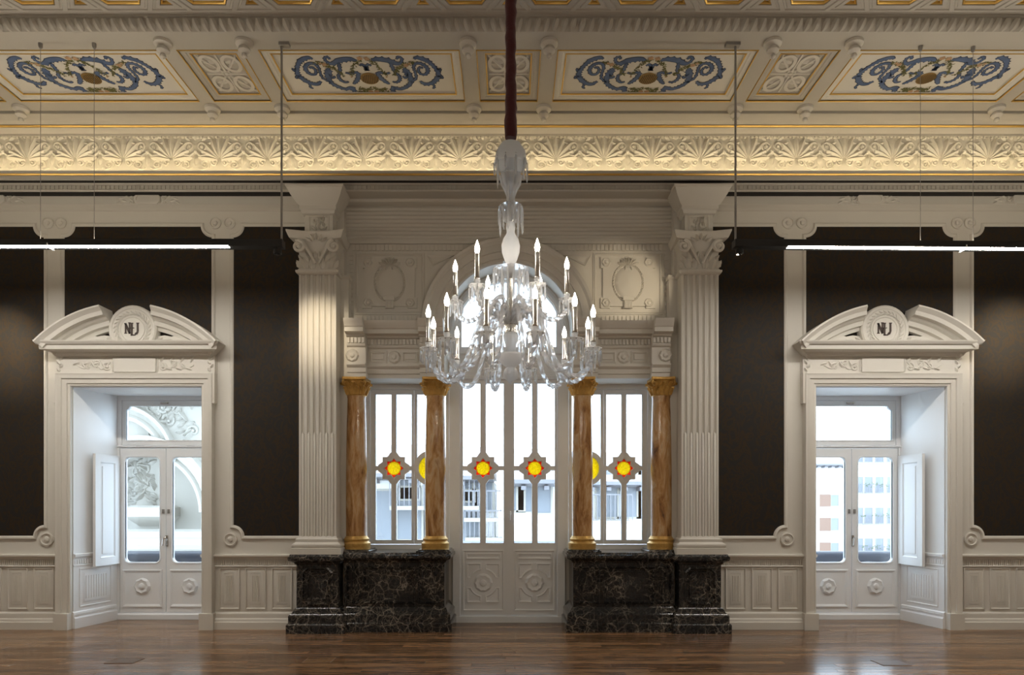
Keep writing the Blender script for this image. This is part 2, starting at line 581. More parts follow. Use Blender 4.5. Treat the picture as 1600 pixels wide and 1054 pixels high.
# back wall (the window wall) with the two niches and the central bay cut out
def niche_out(s):
    return [(s * NX - NHF, -0.02), (s * NX + NHF, -0.02), (s * NX + NHF, NTOP), (s * NX - NHF, NTOP)]
wall = G()
wall.prism([(-ROOMX, -0.02), (ROOMX, -0.02), (ROOMX, 5.30), (-ROOMX, 5.30)], 0.0, 0.10,
           [niche_out(-1), niche_out(1), [(-BAY, -0.01), (BAY, -0.01), (BAY, 5.19), (-BAY, 5.19)]])
for s in (-1, 1):       # thick masonry behind: splayed niches
    c = s * NX
    zc = NTOP
    for q in (-1, 1):
        x0, x1 = c + q * NHF, c + q * NHB
        far = c + q * 1.6
        vs = [(x0, 0.1, 0), (x1, ND, 0), (x1, ND + 0.12, 0), (far, ND + 0.12, 0), (far, 0.1, 0)]
        vs = [(a, b, z) for z in (-0.02, zc) for a, b, _ in vs]
        wall.add(vs, [(0, 1, 2, 3, 4), (9, 8, 7, 6, 5)] + [(i, (i + 1) % 5, 5 + (i + 1) % 5, 5 + i) for i in range(5)])
        # front strip of the reveal between Y=0 and 0.1 is the wall's own thickness
    wall.box(c - 1.6, c + 1.6, 0.1, ND + 0.12, zc, 3.6)
wall_back = obj('wall_back', wall, 'plaster', sm=0, kind='structure', label='cream plaster window wall with dark wallpaper panels')
# central bay: cheeks and the spandrel wall with the arch
SPY = 0.12
SPR, ARC_R = 3.655, 0.77
g = G()
arch_hole = [(-ARC_R, SPR)] + arc(0, SPR, ARC_R, 180, 0, 32) + [(ARC_R, SPR)]
outer = [(-BAY, SPR)] + [(-ARC_R, SPR)] + arc(0, SPR, ARC_R, 180, 0, 32)[1:-1] + [(ARC_R, SPR), (BAY, SPR), (BAY, 5.22), (-BAY, 5.22)]
g.prism(outer, SPY, 0.50)
for s in (-1, 1):
    g.box(s * BAY, s * (BAY + 0.3), 0.1, 0.62, -0.02, 5.22)
g.box(-BAY - .3, BAY + .3, 0.50, 0.62, 4.5, 5.22)
spandrel = obj('wall_bay', g, 'plaster', kind='structure', label='cream spandrel wall with arch above the central doors')
# other walls and a plain ceiling over the rest of the room
obj('wall_left', G().box(-ROOMX - 0.15, -ROOMX, BACKY, 0.1, -0.02, 6.6), 'plaster', sm=0, kind='structure', label='cream side wall outside the view on the left')
obj('wall_right', G().box(ROOMX, ROOMX + 0.15, BACKY, 0.1, -0.02, 6.6), 'plaster', sm=0, kind='structure', label='cream side wall outside the view on the right')
obj('wall_front', G().box(-ROOMX, ROOMX, BACKY - 0.15, BACKY, -0.02, 6.6), 'plaster', sm=0, kind='structure', label='cream wall behind the camera')

# ------------------------------------------------------------------ ceiling: soffit band with painted panels, gadrooned edge, coffered field
CZ = 6.045           # soffit
UZ = 6.165           # coffered field
def TC(Y0, Z0):      # wall-plane coordinates -> underside of the ceiling
    return lambda x, y, z: (x, Y0 - z, Z0 + y)
g = G()
g.box(-ROOMX, ROOMX, -1.60, -0.28, CZ + 0.062, CZ + 0.4)
g.box(-ROOMX, ROOMX, -0.5, 0.3, CZ + 0.10, CZ + 0.4)
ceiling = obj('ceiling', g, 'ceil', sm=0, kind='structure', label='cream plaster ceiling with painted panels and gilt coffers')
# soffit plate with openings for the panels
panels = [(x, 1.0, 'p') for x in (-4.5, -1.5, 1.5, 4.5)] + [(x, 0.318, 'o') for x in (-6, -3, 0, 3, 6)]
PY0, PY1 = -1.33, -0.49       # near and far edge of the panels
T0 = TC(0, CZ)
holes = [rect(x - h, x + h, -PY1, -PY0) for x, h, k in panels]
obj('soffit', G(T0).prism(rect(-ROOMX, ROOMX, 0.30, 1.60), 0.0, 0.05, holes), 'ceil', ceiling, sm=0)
def ribbon(g, pts, wid, y, teeth=0.0):
    """flat painted ribbon along a smooth path in (x,z); serrated edge"""
    n = len(pts)
    vs = []
    for i, (x, z) in enumerate(pts):
        a = Vector(pts[min(i + 1, n - 1)]) - Vector(pts[max(i - 1, 0)])
        a = a.normalized() if a.length > 1e-9 else Vector((1, 0))
        q = wid[i] * (1 + (teeth if i % 3 == 0 else -teeth * 0.4))
        vs += [(x - a.y * q, y, z + a.x * q), (x + a.y * wid[i] * (1 + (teeth if i % 4 == 1 else -teeth * .3)), y, z - a.x * wid[i])]
    g.add(vs, [(2 * i, 2 * i + 1, 2 * i + 3, 2 * i + 2) for i in range(n - 1)])
def smooth(pts, m=6):
    """Catmull-Rom through points"""
    out = []
    P = [Vector(p) for p in pts]
    for i in range(len(P) - 1):
        p0, p1, p2, p3 = P[max(i - 1, 0)], P[i], P[i + 1], P[min(i + 2, len(P) - 1)]
        for k in range(m):
            t = k / m
            out.append(tuple(0.5 * ((2 * p1) + (p2 - p0) * t + (2 * p0 - 5 * p1 + 4 * p2 - p3) * t * t + (3 * p1 - p0 - 3 * p2 + p3) * t ** 3)))
    out.append(tuple(P[-1]))
    return out
def cp(dx, y):        # motif sketch units -> metres (x from the centre, z = distance from the near edge)
    return (dx / 800.0, 0.02 + 0.68 * (y - 150) / 350.0)
STROKES = [   # right half of the arabesque
    ([(60, 205), (110, 190), (200, 200), (265, 225), (305, 215), (318, 185), (290, 172), (275, 192)], (6, 22, 26, 20, 10, 9, 8, 5)),
    ([(215, 215), (222, 255), (235, 300), (262, 330), (255, 365), (222, 385), (190, 378)], (10, 11, 9, 10, 11, 9, 4)),
    ([(190, 300), (150, 310), (110, 300), (85, 310), (100, 350), (135, 385), (160, 400)], (6, 8, 12, 14, 16, 13, 4)),
    ([(170, 470), (185, 435), (240, 445), (300, 425), (345, 390), (352, 340), (330, 290), (318, 262)], (16, 20, 15, 17, 16, 22, 26, 5)),
    ([(345, 385), (400, 350), (405, 300), (400, 260), (420, 228), (465, 225), (505, 250), (515, 285), (490, 315), (450, 312), (435, 280), (455, 255), (478, 265)], (8, 8, 7, 9, 11, 13, 14, 13, 11, 9, 8, 7, 6)),
    ([(418, 190), (450, 178), (520, 200), (560, 235), (590, 275), (600, 320), (570, 365), (520, 395), (470, 400), (430, 375)], (5, 17, 20, 14, 15, 17, 20, 17, 16, 6)),
    ([(590, 265), (620, 285), (622, 262)], (6, 6, 3)),
    ([(540, 400), (545, 430), (525, 440)], (6, 6, 3)),
    ([(590, 330), (625, 335), (628, 355)], (10, 8, 3)),
    ([(290, 330), (315, 345), (345, 300)], (4, 9, 3)),
    ([(0, 285), (0, 255), (25, 232), (48, 245)], (14, 12, 8, 4)),
]
def painted_motif(parent, cx, seed):
    rnd = random.Random(seed)
    z0 = -PY0 - 0.10     # near edge of the field, in wall-plane z
    T = TC(0, CZ + 0.045)
    place = lambda x, z: (cx + x, z0 - z)
    gb, gn = G(T), G(T)
    for pts, wd in STROKES:
        for s in (-1, 1):
            P = smooth([cp(*p) for p in pts])
            W = [v[0] for v in smooth([(a / 800.0, 0) for a in wd])]
            P = [place(s * x, z) for x, z in P]
            ribbon(gn, P, [a + 0.008 for a in W], -0.0012, 0.35)
            ribbon(gb, P, W, -0.0022, 0.3)
    obj('painted_outline', gn, 'navy', parent, sm=0)
    obj('painted_scroll', gb, 'blue', parent, sm=0)
    gg, gf = G(T), G(T)
    chains = [[(20, 190), (90, 235), (150, 320)], [(215, 320), (270, 265), (330, 240), (400, 215)], [(30, 480), (90, 470), (180, 492)], [(20, 440), (70, 455), (110, 440)]]
    for ch in chains:
        for s in (-1, 1):
            P = smooth([cp(*p) for p in ch], 14)
            for (x, z) in P:
                for q in range(2):
                    px, pz = place(s * x + rnd.uniform(-.012, .012), z + rnd.uniform(-.014, .014))
                    gg.leaf(px, pz, rnd.uniform(0, 6.28), rnd.uniform(.02, .04), .014, .001, -0.003, 3)
    obj('painted_garland', gg, 'green', parent, sm=0)
    for (dx, yy, r) in [(28, 185, 24), (-28, 182, 24), (340, 238, 22), (-340, 232, 22), (372, 225, 13), (-372, 222, 13), (28, 468, 24), (-26, 466, 22), (150, 335, 10), (-150, 335, 10)]:
        x, z = place(*cp(dx, yy))
        gf.lathe([(r / 800.0, 0.0), (r / 800.0 * 0.6, 0.001), (0, 0.0014)], (x, -0.0040, z), 9, 'y', lambda a, k: 1 + .2 * sin(5 * a))
    obj('painted_flower', gf, 'rose', parent, sm=0)
    x, z = place(*cp(0, 350))
    obj('painted_basket', G(T).lathe([(0.098, 0), (0.09, .001), (0, 0.0015)], (x, -0.0045, z), 24, 'y'), 'basket', parent, sm=0)
    gw = G(T)
    for k in range(-4, 5):
        P = [(x + k * .02 + .02 * t, z + (t - .5) * .16 * sqrt(max(0.05, 1 - (k / 5) ** 2))) for t in [i / 6 for i in range(7)]]
        ribbon(gw, P, [.0035] * 7, -0.010, .3)
    obj('painted_weave', gw, 'basketdark', parent, sm=0)
def gold_line(g, r, wdt, y):
    g.mould(r, [(-wdt, y + .004), (-wdt, y - .006), (wdt * .2, y - .010), (wdt, y - .004), (wdt, y + .004)])
for i, (x, h, k) in enumerate(panels):
    r0 = rect(x - h, x + h, -PY1, -PY0)
    g = G(T0)
    ri = rect(x - h + .10, x + h - .10, -PY1 + .10, -PY0 - .10)
    g.mould(r0, [(0.0, 0.0), (0.0, 0.012), (-0.05, 0.012), (-0.06, 0.02), (-0.085, 0.024), (-0.095, 0.045), (-0.10, 0.05)])
    g.prism(rect(x - h + .09, x + h - .09, -PY1 + .09, -PY0 - .09), 0.046, 0.06)
    pn = obj('painted_panel' if k == 'p' else 'fretwork_panel', g, 'field' if k == 'p' else 'ceil', ceiling, sm=25)
    gl = G(T0)
    gold_line(gl, rect(x - h - .004, x + h + .004, -PY1 - .004, -PY0 + .004), 0.0045, 0.0)
    gold_line(gl, rect(x - h + .085, x + h - .085, -PY1 + .085, -PY0 - .085), 0.0065, 0.026)
    obj('gilt_line', gl, 'gold', pn)
    if k == 'p':
        painted_motif(pn, x, i)
    else:
        zc = (-PY0 - PY1) / 2
        T = TC(0, CZ + 0.046)
        g = G(T)
        g.disc(x, zc, .055, 0, .012, 16)
        for s in (-1, 1):
            for q in (-1, 1):
                cx, cz = x + s * .115, zc + q * .165
                ring = ell(cx, cz, .085, .12, 18)
                g.mould(ring, [(-.018, .0), (-.018, -.016), (.018, -.016), (.018, 0)])
                g.tube([(x + s * .03, -.004, zc + q * .04), (x + s * .20, -.004, zc + q * .28)], .014, 5)
                g.leaf(cx - s * .06, cz, 0 if s > 0 else pi, .12, .07, .014)
                g.disc(x + s * .2, zc + q * .29, .024, 0, .01, 10)
            g.tube([(x + s * .03, -.004, zc), (x + s * .21, -.004, zc)], .014, 5)
            g.tube([(x, -.004, zc + s * .03), (x, -.004, zc + s * .31)], .014, 5)
        obj('fretwork', g, 'plaster', pn)
# turned pendants at the beam crossings
gp = [(0, 0.02), (.075, .015), (.088, -.005), (.085, -.03), (.06, -.045), (.045, -.055), (.058, -.07), (.06, -.09), (.04, -.11), (.022, -.12), (.03, -.135), (.026, -.15), (0, -.168)]
pend = None
for Yp in (-1.45, -0.36):
    for xp in (-6.4, -5.6, -3.4, -2.6, -0.4, 0.4, 2.6, 3.4, 5.6, 6.4):
        mw = Matrix.Translation((xp, Yp, CZ))
        if pend is None:
            pend = obj('ceiling_pendant', G().lathe(gp, (0, 0, 0), 18, 'z', lambda a, k: 1 + (.06 * sin(8 * a) if k in (6, 7) else 0)), 'plaster', ceiling)
            pend.matrix_local = mw
            WM[pend.name] = mw
        else:
            link('ceiling_pendant', pend.data, ceiling, mw=mw)
# crown moulding between soffit and frieze, with gilt line
FZ0, FZ1 = 5.36, 5.925
prof = [(-.28, CZ), (-.28, CZ - .02), (-.24, CZ - .025), (-.20, CZ - .05), (-.19, CZ - .055), (-.12, CZ - .065), (-.11, CZ - .085), (-.06, CZ - .10), (-.03, CZ - .115), (-.03, CZ - .14), (0.03, CZ - .14), (0.03, CZ + .05), (-.28, CZ + .05)]
obj('crown_moulding', G().sweepx(prof, -ROOMX, ROOMX), 'ceil', ceiling, sm=25)
obj('gilt_line', G().sweepx([(-.125, CZ - .064), (-.135, CZ - .075), (-.125, CZ - .086), (-.11, CZ - .086)], -ROOMX, ROOMX), 'gold', ceiling)
# gadrooned edge of the soffit
prof = [(-1.58, CZ + .05), (-1.58, CZ - .005), (-1.60, CZ - .005), (-1.635, CZ + .03), (-1.655, CZ + .075), (-1.655, CZ + .09), (-1.67, CZ + .095), (-1.67, CZ + .112), (-1.69, CZ + .118), (-1.69, CZ + .125), (-1.58, CZ + .125)]
obj('edge_moulding', G().sweepx(prof, -ROOMX, ROOMX), 'ceil', ceiling, sm=25)
gad = G().tube([(.018, -1.600, CZ + .002), (.010, -1.628, CZ + .018), (0, -1.648, CZ + .045), (-.012, -1.660, CZ + .078)], [.016, .030, .034, .022], 6)
gad0 = None
gst = G()
nx = int(2 * 6.9 / 0.086)
for i in range(nx):
    x = -6.9 + (i + .5) * .086
    sgn = 1 if x < 0 else -1
    gst.add([(x + sgn * a, b, c) for a, b, c in gad.v], gad.f)
obj('gadroon_row', gst, 'ceil', ceiling, kind='stuff')
# coffered field: hexagons and triangles
A = 0.40
R3 = sqrt(3)
YL = -1.69
gfld = G().box(-ROOMX, ROOMX, BACKY, -1.60, UZ + 0.03, UZ + 0.3)
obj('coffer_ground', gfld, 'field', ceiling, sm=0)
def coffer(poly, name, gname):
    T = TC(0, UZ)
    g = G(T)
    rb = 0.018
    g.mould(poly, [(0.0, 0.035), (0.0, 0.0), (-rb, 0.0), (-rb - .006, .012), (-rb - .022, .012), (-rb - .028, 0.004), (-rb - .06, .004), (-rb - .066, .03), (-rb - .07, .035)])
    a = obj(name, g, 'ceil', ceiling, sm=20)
    g = G(T)
    ins = 0.088
    g.mould(poly, [(-ins + .006, .03), (-ins + .006, .012), (-ins, .006), (-ins - .010, .014), (-ins - .012, .03)])
    b = obj(gname, g, 'gold', a)
    return a, b
def poly_ccw(p):
    ar = sum(p[i][0] * p[(i + 1) % len(p)][1] - p[(i + 1) % len(p)][0] * p[i][1] for i in range(len(p)))
    return p if ar > 0 else p[::-1]
hexp = [(A * cos(radians(60 * k)), A * sin(radians(60 * k))) for k in range(6)]
triA = poly_ccw([(-A / 2, 0), (A / 2, 0), (0, A * R3 / 2)])
triB = poly_ccw([(-A / 2, 0), (A / 2, 0), (0, -A * R3 / 2)])
protos = {}
def put(kind, poly, x, z):
    mw = Matrix.Translation((x, -z, 0))
    nm = {'h': 'hexagonal_coffer', 'a': 'triangular_coffer', 'b': 'triangular_coffer'}[kind]
    if kind not in protos:
        a, b = coffer(poly, nm, 'gilt_border')
        a.matrix_local = mw
        WM[a.name] = mw
        WM[b.name] = mw
        b.matrix_local = Matrix()
        protos[kind] = (a, b)
    else:
        a0, b0 = protos[kind]
        a = link(nm, a0.data, ceiling, mw=mw)
        b = link('gilt_border', b0.data, a, mw=mw)
for rw in range(3):
    zl = -YL + rw * A * R3
    for k in range(-9, 10):
        xh = (2 * k + 1 + rw) * A
        if abs(xh) < 7.2:
            put('h', hexp, xh, zl + A * R3 / 2)
        xt = (2 * k + rw) * A
        if abs(xt) < 7.2:
            put('a', triA, xt, zl)
            put('b', triB, xt, zl + A * R3)
# lit frieze with shells and scrolls
fr = obj('trim_1', G().box(-ROOMX, ROOMX, 0.0, 0.06, 5.302, FZ1), 'frieze', sm=0, kind='structure', label='cream plaster frieze with shells, lit from the cove below')
g = G()
zb = 5.575
for k in range(-4, 5):
    a = radians(90 + k * 21)
    L = .26 - .012 * abs(k)
    g.leaf(.02 * cos(a), zb + .05 + .02 * sin(a), a, L, .10, .034, 0, 6)
for s in (-1, 1):
    g.spiral(s * .055, zb + .02, .042, 1.2, radians(90), -s, -.004, .014, 14)
    g.tube(smooth([(s * .10, -.004), (s * .14, -.004)], 2) and [(s * .11, -.004, zb + .0), (s * .16, -.004, zb + .12), (s * .20, -.004, zb + .24)], .010, 5)
shell = obj('shell_relief', g, 'frieze', fr)
g = G()
for s in (-1, 1):
    g.spiral(s * .062, zb + .19, .058, 1.5, radians(-90 if s > 0 else -90), s, -.004, .017, 20)
    g.tube([(s * .01, -.005, zb + .13), (s * .06, -.008, zb + .085), (s * .11, -.008, zb + .10), (s * .125, -.004, zb + .13)], [.01, .02, .016, .008], 6)
    g.leaf(s * .06, zb + .255, radians(90 - s * 50), .09, .045, .02)
    g.leaf(s * .12, zb + .22, radians(90 - s * 75), .07, .035, .018)
    g.spiral(s * .10, zb + .0, .040, 1.1, radians(90), s, -.003, .010, 14)
    g.tube([(s * .03, -.003, zb - .03), (s * .07, -.003, zb - .05), (s * .14, -.003, zb - .03), (s * .17, -.003, zb + .05)], .009, 5)
g.leaf(0, zb + .26, radians(90), .08, .07, .025)
g.leaf(0, zb + .10, radians(-90), .11, .07, .024)
g.lathe([(.022, 0), (.018, .02), (0, .028)], (0, 0, zb + .135), 8, 'y')
scrl = obj('scroll_relief', g, 'frieze', fr)
PER = 0.577
for i in range(-12, 13):
    for base, o, nm in ((scrl, 0, 'scroll_relief'), (shell, PER / 2, 'shell_relief')):
        x = -0.30 + i * PER + o
        if abs(x) > 7.3: continue
        mw = Matrix.Translation((x, 0, zb)) @ Matrix.Diagonal((1.12, 1.1, 1.12, 1)) @ Matrix.Translation((0, 0, -zb))
        if i == -12 + 0 and False: pass
        link(nm, base.data, fr, mw=mw)
for b in (shell, scrl):
    b.location.x = -7.45 if b is shell else 7.45
g = G()
for i in range(int(13.8 / .045)):
    x = -6.9 + i * .045
    g.box(x, x + .028, -.022, 0.0, FZ1 - .035, FZ1 - .005)
obj('bead_row', g, 'frieze', fr, sm=0, kind='stuff')
# floating cornice carrying the cove light
LZ = 5.355
prof = [(-.30, LZ), (-.30, LZ - .035), (-.285, LZ - .04), (-.285, LZ - .095), (-.27, LZ - .10), (-.25, LZ - .085), (-.10, LZ - .085), (-.10, LZ - .075), (-.262, LZ - .075), (-.266, LZ)]
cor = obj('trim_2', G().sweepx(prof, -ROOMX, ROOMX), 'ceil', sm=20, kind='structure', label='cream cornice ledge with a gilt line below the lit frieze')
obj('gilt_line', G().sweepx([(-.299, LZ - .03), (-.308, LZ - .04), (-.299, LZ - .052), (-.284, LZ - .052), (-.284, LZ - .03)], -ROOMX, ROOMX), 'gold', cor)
obj('painted_shade_strip', G().box(-ROOMX, ROOMX, -.262, 0.0, LZ - .10, LZ - .086), 'dark', cor, sm=0)  # near-black strip paints the shade in the slot under the cornice
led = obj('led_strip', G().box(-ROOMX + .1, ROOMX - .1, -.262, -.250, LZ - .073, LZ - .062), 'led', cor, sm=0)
obj('led_shield', G().box(-ROOMX + .1, ROOMX - .1, -.264, -.2515, LZ - .047, LZ - .044), 'steel', cor, sm=0)  # unseen flange added to keep the cove light off the crown moulding
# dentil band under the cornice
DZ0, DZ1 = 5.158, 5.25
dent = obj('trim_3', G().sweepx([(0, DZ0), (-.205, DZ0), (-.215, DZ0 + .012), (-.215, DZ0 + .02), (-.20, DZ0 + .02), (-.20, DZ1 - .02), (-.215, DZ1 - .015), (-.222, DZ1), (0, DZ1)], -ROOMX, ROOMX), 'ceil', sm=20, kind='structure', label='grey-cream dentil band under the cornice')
g = G()
for i in range(int(13.6 / .05)):
    x = -6.8 + i * .05
    g.box(x, x + .03, -.213, -.195, DZ0 + .024, DZ1 - .024)
obj('dentil_row', g, 'ceil', dent, sm=0, kind='stuff')

# ------------------------------------------------------------------ side bays of the window wall
PZ0, PZ1 = 1.108, 4.838
NR = 0.13
def wallpaper(poly, nm='wallpaper_panel'):
    p = obj(nm, G().prism(poly, -.004, 0.002), 'paper', wall_back, sm=0)
    obj('panel_moulding', G().mould(poly_ccw(poly), [(0.034, 0), (0.034, -.010), (.022, -.022), (.008, -.020), (-.004, -.012), (-.010, -.004)]), 'plaster', p)
def mirrored(poly, s):
    return poly_ccw([(s * x, z) for x, z in poly])
ros = G().disc(0, 0, .075, 0, .014)
for s in (-1, 1):
    A_ = notched(5.577, 7.35, PZ0, PZ1, NR, bl=1, tl=1)
    B_ = notched(3.562, 5.346, 3.30, PZ1, NR, tr=1, tl=1)
    C_ = notched(2.44, 3.315, PZ0, PZ1, NR, br=1, tr=1)
    for P in (A_, B_, C_):
        wallpaper(mirrored(P, s))
    for (x, z, r) in [(5.54, 4.872, .07), (5.385, 4.872, .07), (3.525, 4.872, .07), (3.355, 4.872, .07), (5.55, 1.077, .082), (3.345, 1.075, .082)]:
        obj('rosette', G().disc(s * x, z, r, 0, .016), 'plaster', wall_back)
    # mouldings over the panels
    x0, x1 = sorted((s * 2.45, s * ROOMX))
    obj('architrave_moulding', G().sweepx([(0, 5.015), (-.03, 5.018), (-.05, 5.03), (-.10, 5.04), (-.115, 5.045), (-.115, 5.06), (-.10, 5.065), (0, 5.065)], x0, x1), 'plaster', wall_back, sm=20)
    obj('bay_frieze', G().box(x0, x1, -.10, 0, 5.045, DZ0), 'plaster', wall_back, sm=0)
    obj('painted_shade_strip', G().box(x0, x1, -.19, 0, DZ0 - .008, DZ0), 'dark', wall_back, sm=0)  # dark strip paints the shadow line below the dentil band
    # cartouches
    for cx in (4.28, 6.12):
        c = s * cx
        zc = 5.11
        g = G(lambda x, y, z: (x, y - .10, z))
        g.prism(octo(c - .14, c + .14, zc - .05, zc + .05, .03), -.022, 0)
        g.mould(octo(c - .14, c + .14, zc - .05, zc + .05, .03), [(-.012, -.02), (-.012, -.032), (.012, -.03), (.016, 0)])
        for q in (-1, 1):
            g.leaf(c + q * .06, zc + .05, radians(90 - q * 40), .06, .05, .02)
            g.spiral(c + q * .19, zc + .018, .035, 1.2, 0, q, -.004, .011, 12)
            g.spiral(c + q * .20, zc - .04, .028, 1.2, 0, -q, -.004, .010, 12)
            for k in range(4):
                g.leaf(c + q * (.22 + .035 * k), zc + .02 * (-1) ** k, radians(90 - q * (60 + 20 * k)), .07, .03, .014)
        g.leaf(c, zc + .045, radians(90), .05, .06, .02)
        obj('cartouche', g, 'plaster', wall_back)

def wain_panel_mesh():
    g = G()
    r = rect(-.123, .123, .235, .735)
    g.mould(r, [(0.0, 0.0), (0.0, -.012), (-.010, -.014), (-.018, -.003), (-.026, -.003), (-.062, -.016), (-.066, -.016)])
    g.prism(rect(-.058, .058, .293, .677), -.016, 0)
    for k in range(5):
        x = -.036 + k * .018
        g.tube([(x, -.016, .33), (x, -.016, .64)], .006, 6)
    return g
wpm = None
def wainscot(x0, x1, xs, parent, plinth=True):
    """chair rail, fluted strip, raised panels and baseboard between x0 and x1"""
    global wpm
    g = G().sweepx([(0, .835), (-.018, .838), (-.022, .855), (-.04, .862), (-.048, .875), (-.048, .89), (-.02, .898), (0, .90)], x0, x1)
    obj('chair_rail', g, 'plaster', parent, sm=20)
    g = G()
    n = int((x1 - x0) / .024)
    for i in range(n):
        x = x0 + (i + .5) * (x1 - x0) / n
        g.box(x - .007, x + .007, -.010, 0, .762, .832)
    obj('fluted_band', g, 'plaster', parent, sm=0, kind='stuff')
    obj('dado_moulding', G().sweepx([(0, .742), (-.016, .744), (-.022, .752), (-.016, .760), (0, .762)], x0, x1), 'plaster', parent, sm=20)
    obj('baseboard', G().sweepx([(0, 0), (-.055, 0), (-.055, .085), (-.045, .095), (-.04, .12), (-.028, .135), (-.026, .185), (-.014, .20), (0, .205)], x0, x1), 'plaster', parent, sm=20)
    for x in xs:
        if wpm is None:
            wpm = obj('wainscot_panel', wain_panel_mesh(), 'plaster', parent)
            wpm.matrix_local = WM[parent.name].inverted() @ Matrix.Translation((x, 0, 0))
        else:
            link('wainscot_panel', wpm.data, parent, mw=Matrix.Translation((x, 0, 0)))
for s in (-1, 1):
    a, b = sorted((s * 5.42, s * ROOMX))
    wainscot(a, b, [s * (5.585 + .315 * k) for k in range(7)], wall_back)
    a, b = sorted((s * 3.535, s * 2.53))
    wainscot(a, b, [s * 3.355, s * 3.04, s * 2.725], wall_back)

# ------------------------------------------------------------------ niche door surrounds with broken pediments
def surround(s):
    side = 'left' if s < 0 else 'right'
    c = s * NX
    root = empty('door_surround', (c, -.05, 0), label='cream door surround with broken curved pediment around the %s balcony door' % side, cat='door surround', group='pedimented door surrounds')
    h = NHF
    path = [(c - h, 0), (c - h, NTOP), (c + h, NTOP), (c + h, 0)]
    cas = [(0.0, 0.0), (0.0, -.03), (-.012, -.038), (-.03, -.034), (-.034, -.05), (-.085, -.055), (-.09, -.07), (-.12, -.075), (-.145, -.085), (-.15, -.06), (-.15, 0)]
    obj('casing', G().mould(path, cas, closed=False), 'plaster', root, sm=20)
    for q in (-1, 1):
        obj('plinth_block', G().box(c + q * (h - .004), c + q * (h + .165), -.095, 0, 0, .195), 'plaster', root, sm=0)
        # ears of the casing
        obj('casing_ear', G().prism(poly_ccw([(c + q * (h + .14), 2.70), (c + q * (h + .175), 2.70), (c + q * (h + .175), NTOP + .15), (c + q * (h + .14), NTOP + .15)]), -.075, 0), 'plaster', root, sm=0)
    # frieze
    g = G().prism(rect(c - .95, c + .95, 3.05, 3.27), -.045, 0)
    g.mould(rect(c - .95, c + .95, 3.055, 3.26), frame(.7))
    fz = obj('frieze', g, 'plaster', root, sm=20)
    obj('frieze_tablet', G().prism(rect(c - .25, c + .25, 3.075, 3.245), -.06, -.04), 'plaster', fz, sm=0)
    for q in (-1, 1):
        g = G()
        y = -.046
        g.spiral(c + q * .33, 3.135, .05, 1.3, radians(90), -q, y, .014, 16)
        g.spiral(c + q * .45, 3.18, .045, 1.3, radians(-90), q, y, .012, 16)
        g.spiral(c + q * .56, 3.14, .035, 1.2, radians(90), -q, y, .010, 14)
        g.tube(smooth([(c + q * .29, y, 3.20), (c + q * .40, y, 3.11), (c + q * .50, y, 3.20), (c + q * .60, y, 3.12), (c + q * .70, y, 3.16)], 5), .010, 5)
        for k in range(7):
            g.leaf(c + q * (.30 + .06 * k), 3.16 + .03 * (-1) ** k, radians(90 - q * 70 + 40 * (-1) ** k), .09, .04, .018, y)
        g.leaf(c + q * .265, 3.08, radians(90), .16, .05, .022, y)
        obj('foliage_relief', g, 'plaster', fz)
        g = G()
        for k in range(4):
            g.leaf(c + q * .90, 3.08 + .045 * k, radians(90 + 35 * (-1) ** k), .06, .045, .02, y)
        obj('end_relief', g, 'plaster', fz)
    # cornice
    prof = [(0, 3.26), (-.07, 3.26), (-.085, 3.275), (-.10, 3.28), (-.115, 3.30), (-.20, 3.315), (-.205, 3.36), (-.225, 3.37), (-.245, 3.395), (-.25, 3.41), (0, 3.41)]
    obj('cornice', G().sweepx(prof, c - .86, c + .86, .9, .9), 'plaster', root, sm=20)
    # curved pediment, broken in the middle
    zc, R = 2.345, 1.50
    for q in (-1, 1):
        a0, a1 = (atan2(3.40 - zc, 1.06), math.acos(.30 / R))
        pts = [(c + q * R * cos(a0 + (a1 - a0) * i / 16), zc + R * sin(a0 + (a1 - a0) * i / 16)) for i in range(17)]
        pr = [(0, 0), (0, -.27), (-.02, -.275), (-.045, -.25), (-.06, -.235), (-.105, -.225), (-.11, -.165), (-.135, -.15), (-.15, -.12), (-.20, -.11), (-.21, -.07), (-.25, -.06), (-.25, 0)]
        if q > 0:
            pts = pts[::-1]
        # path direction chosen so that a positive offset points outwards
        obj('pediment_arm', G().mould(pts, [(-o_, y_) for o_, y_ in pr], closed=False), 'plaster', root, sm=20)
    at = lambda x: zc + sqrt(1.27 ** 2 - x * x)
    tymp = [(c - 1.0, 3.40), (c + 1.0, 3.40)] + [(c + x, at(x)) for x in (.68, .62, .56, .50)] + [(c + .44, 3.495), (c + .36, 3.51), (c + .28, 3.50), (c - .28, 3.50), (c - .36, 3.51), (c - .44, 3.495)] + [(c - x, at(x)) for x in (.50, .56, .62, .68)]
    obj('tympanum', G().prism(tymp, -.06, 0), 'plaster', root, sm=0)
    mz = 3.572
    md = obj('medallion', G().lathe([(.285, 0), (.285, .10), (.27, .115), (.245, .115), (.235, .105), (.15, .10), (.145, .11), (.135, .102), (0, .10)], (c, 0, mz), 40, 'y'), 'plaster', root, sm=25)
    g = G()
    for k in range(26):
        a = radians(-80 + k * 340 / 25)
        for o in (-.5, .5):
            g.leaf(c + .19 * cos(a), mz + .19 * sin(a), a + radians(90) + o, .06, .022, .012, -.106, 3)
    for q in (-1, 1):
        for k in range(7):
            g.leaf(c + q * (.10 + .05 * k), 3.43 + .01 * (k % 2), radians(90 - q * (40 + 8 * k)), .10, .035, .02, -.062)
    obj('laurel_wreath', g, 'plaster', md)
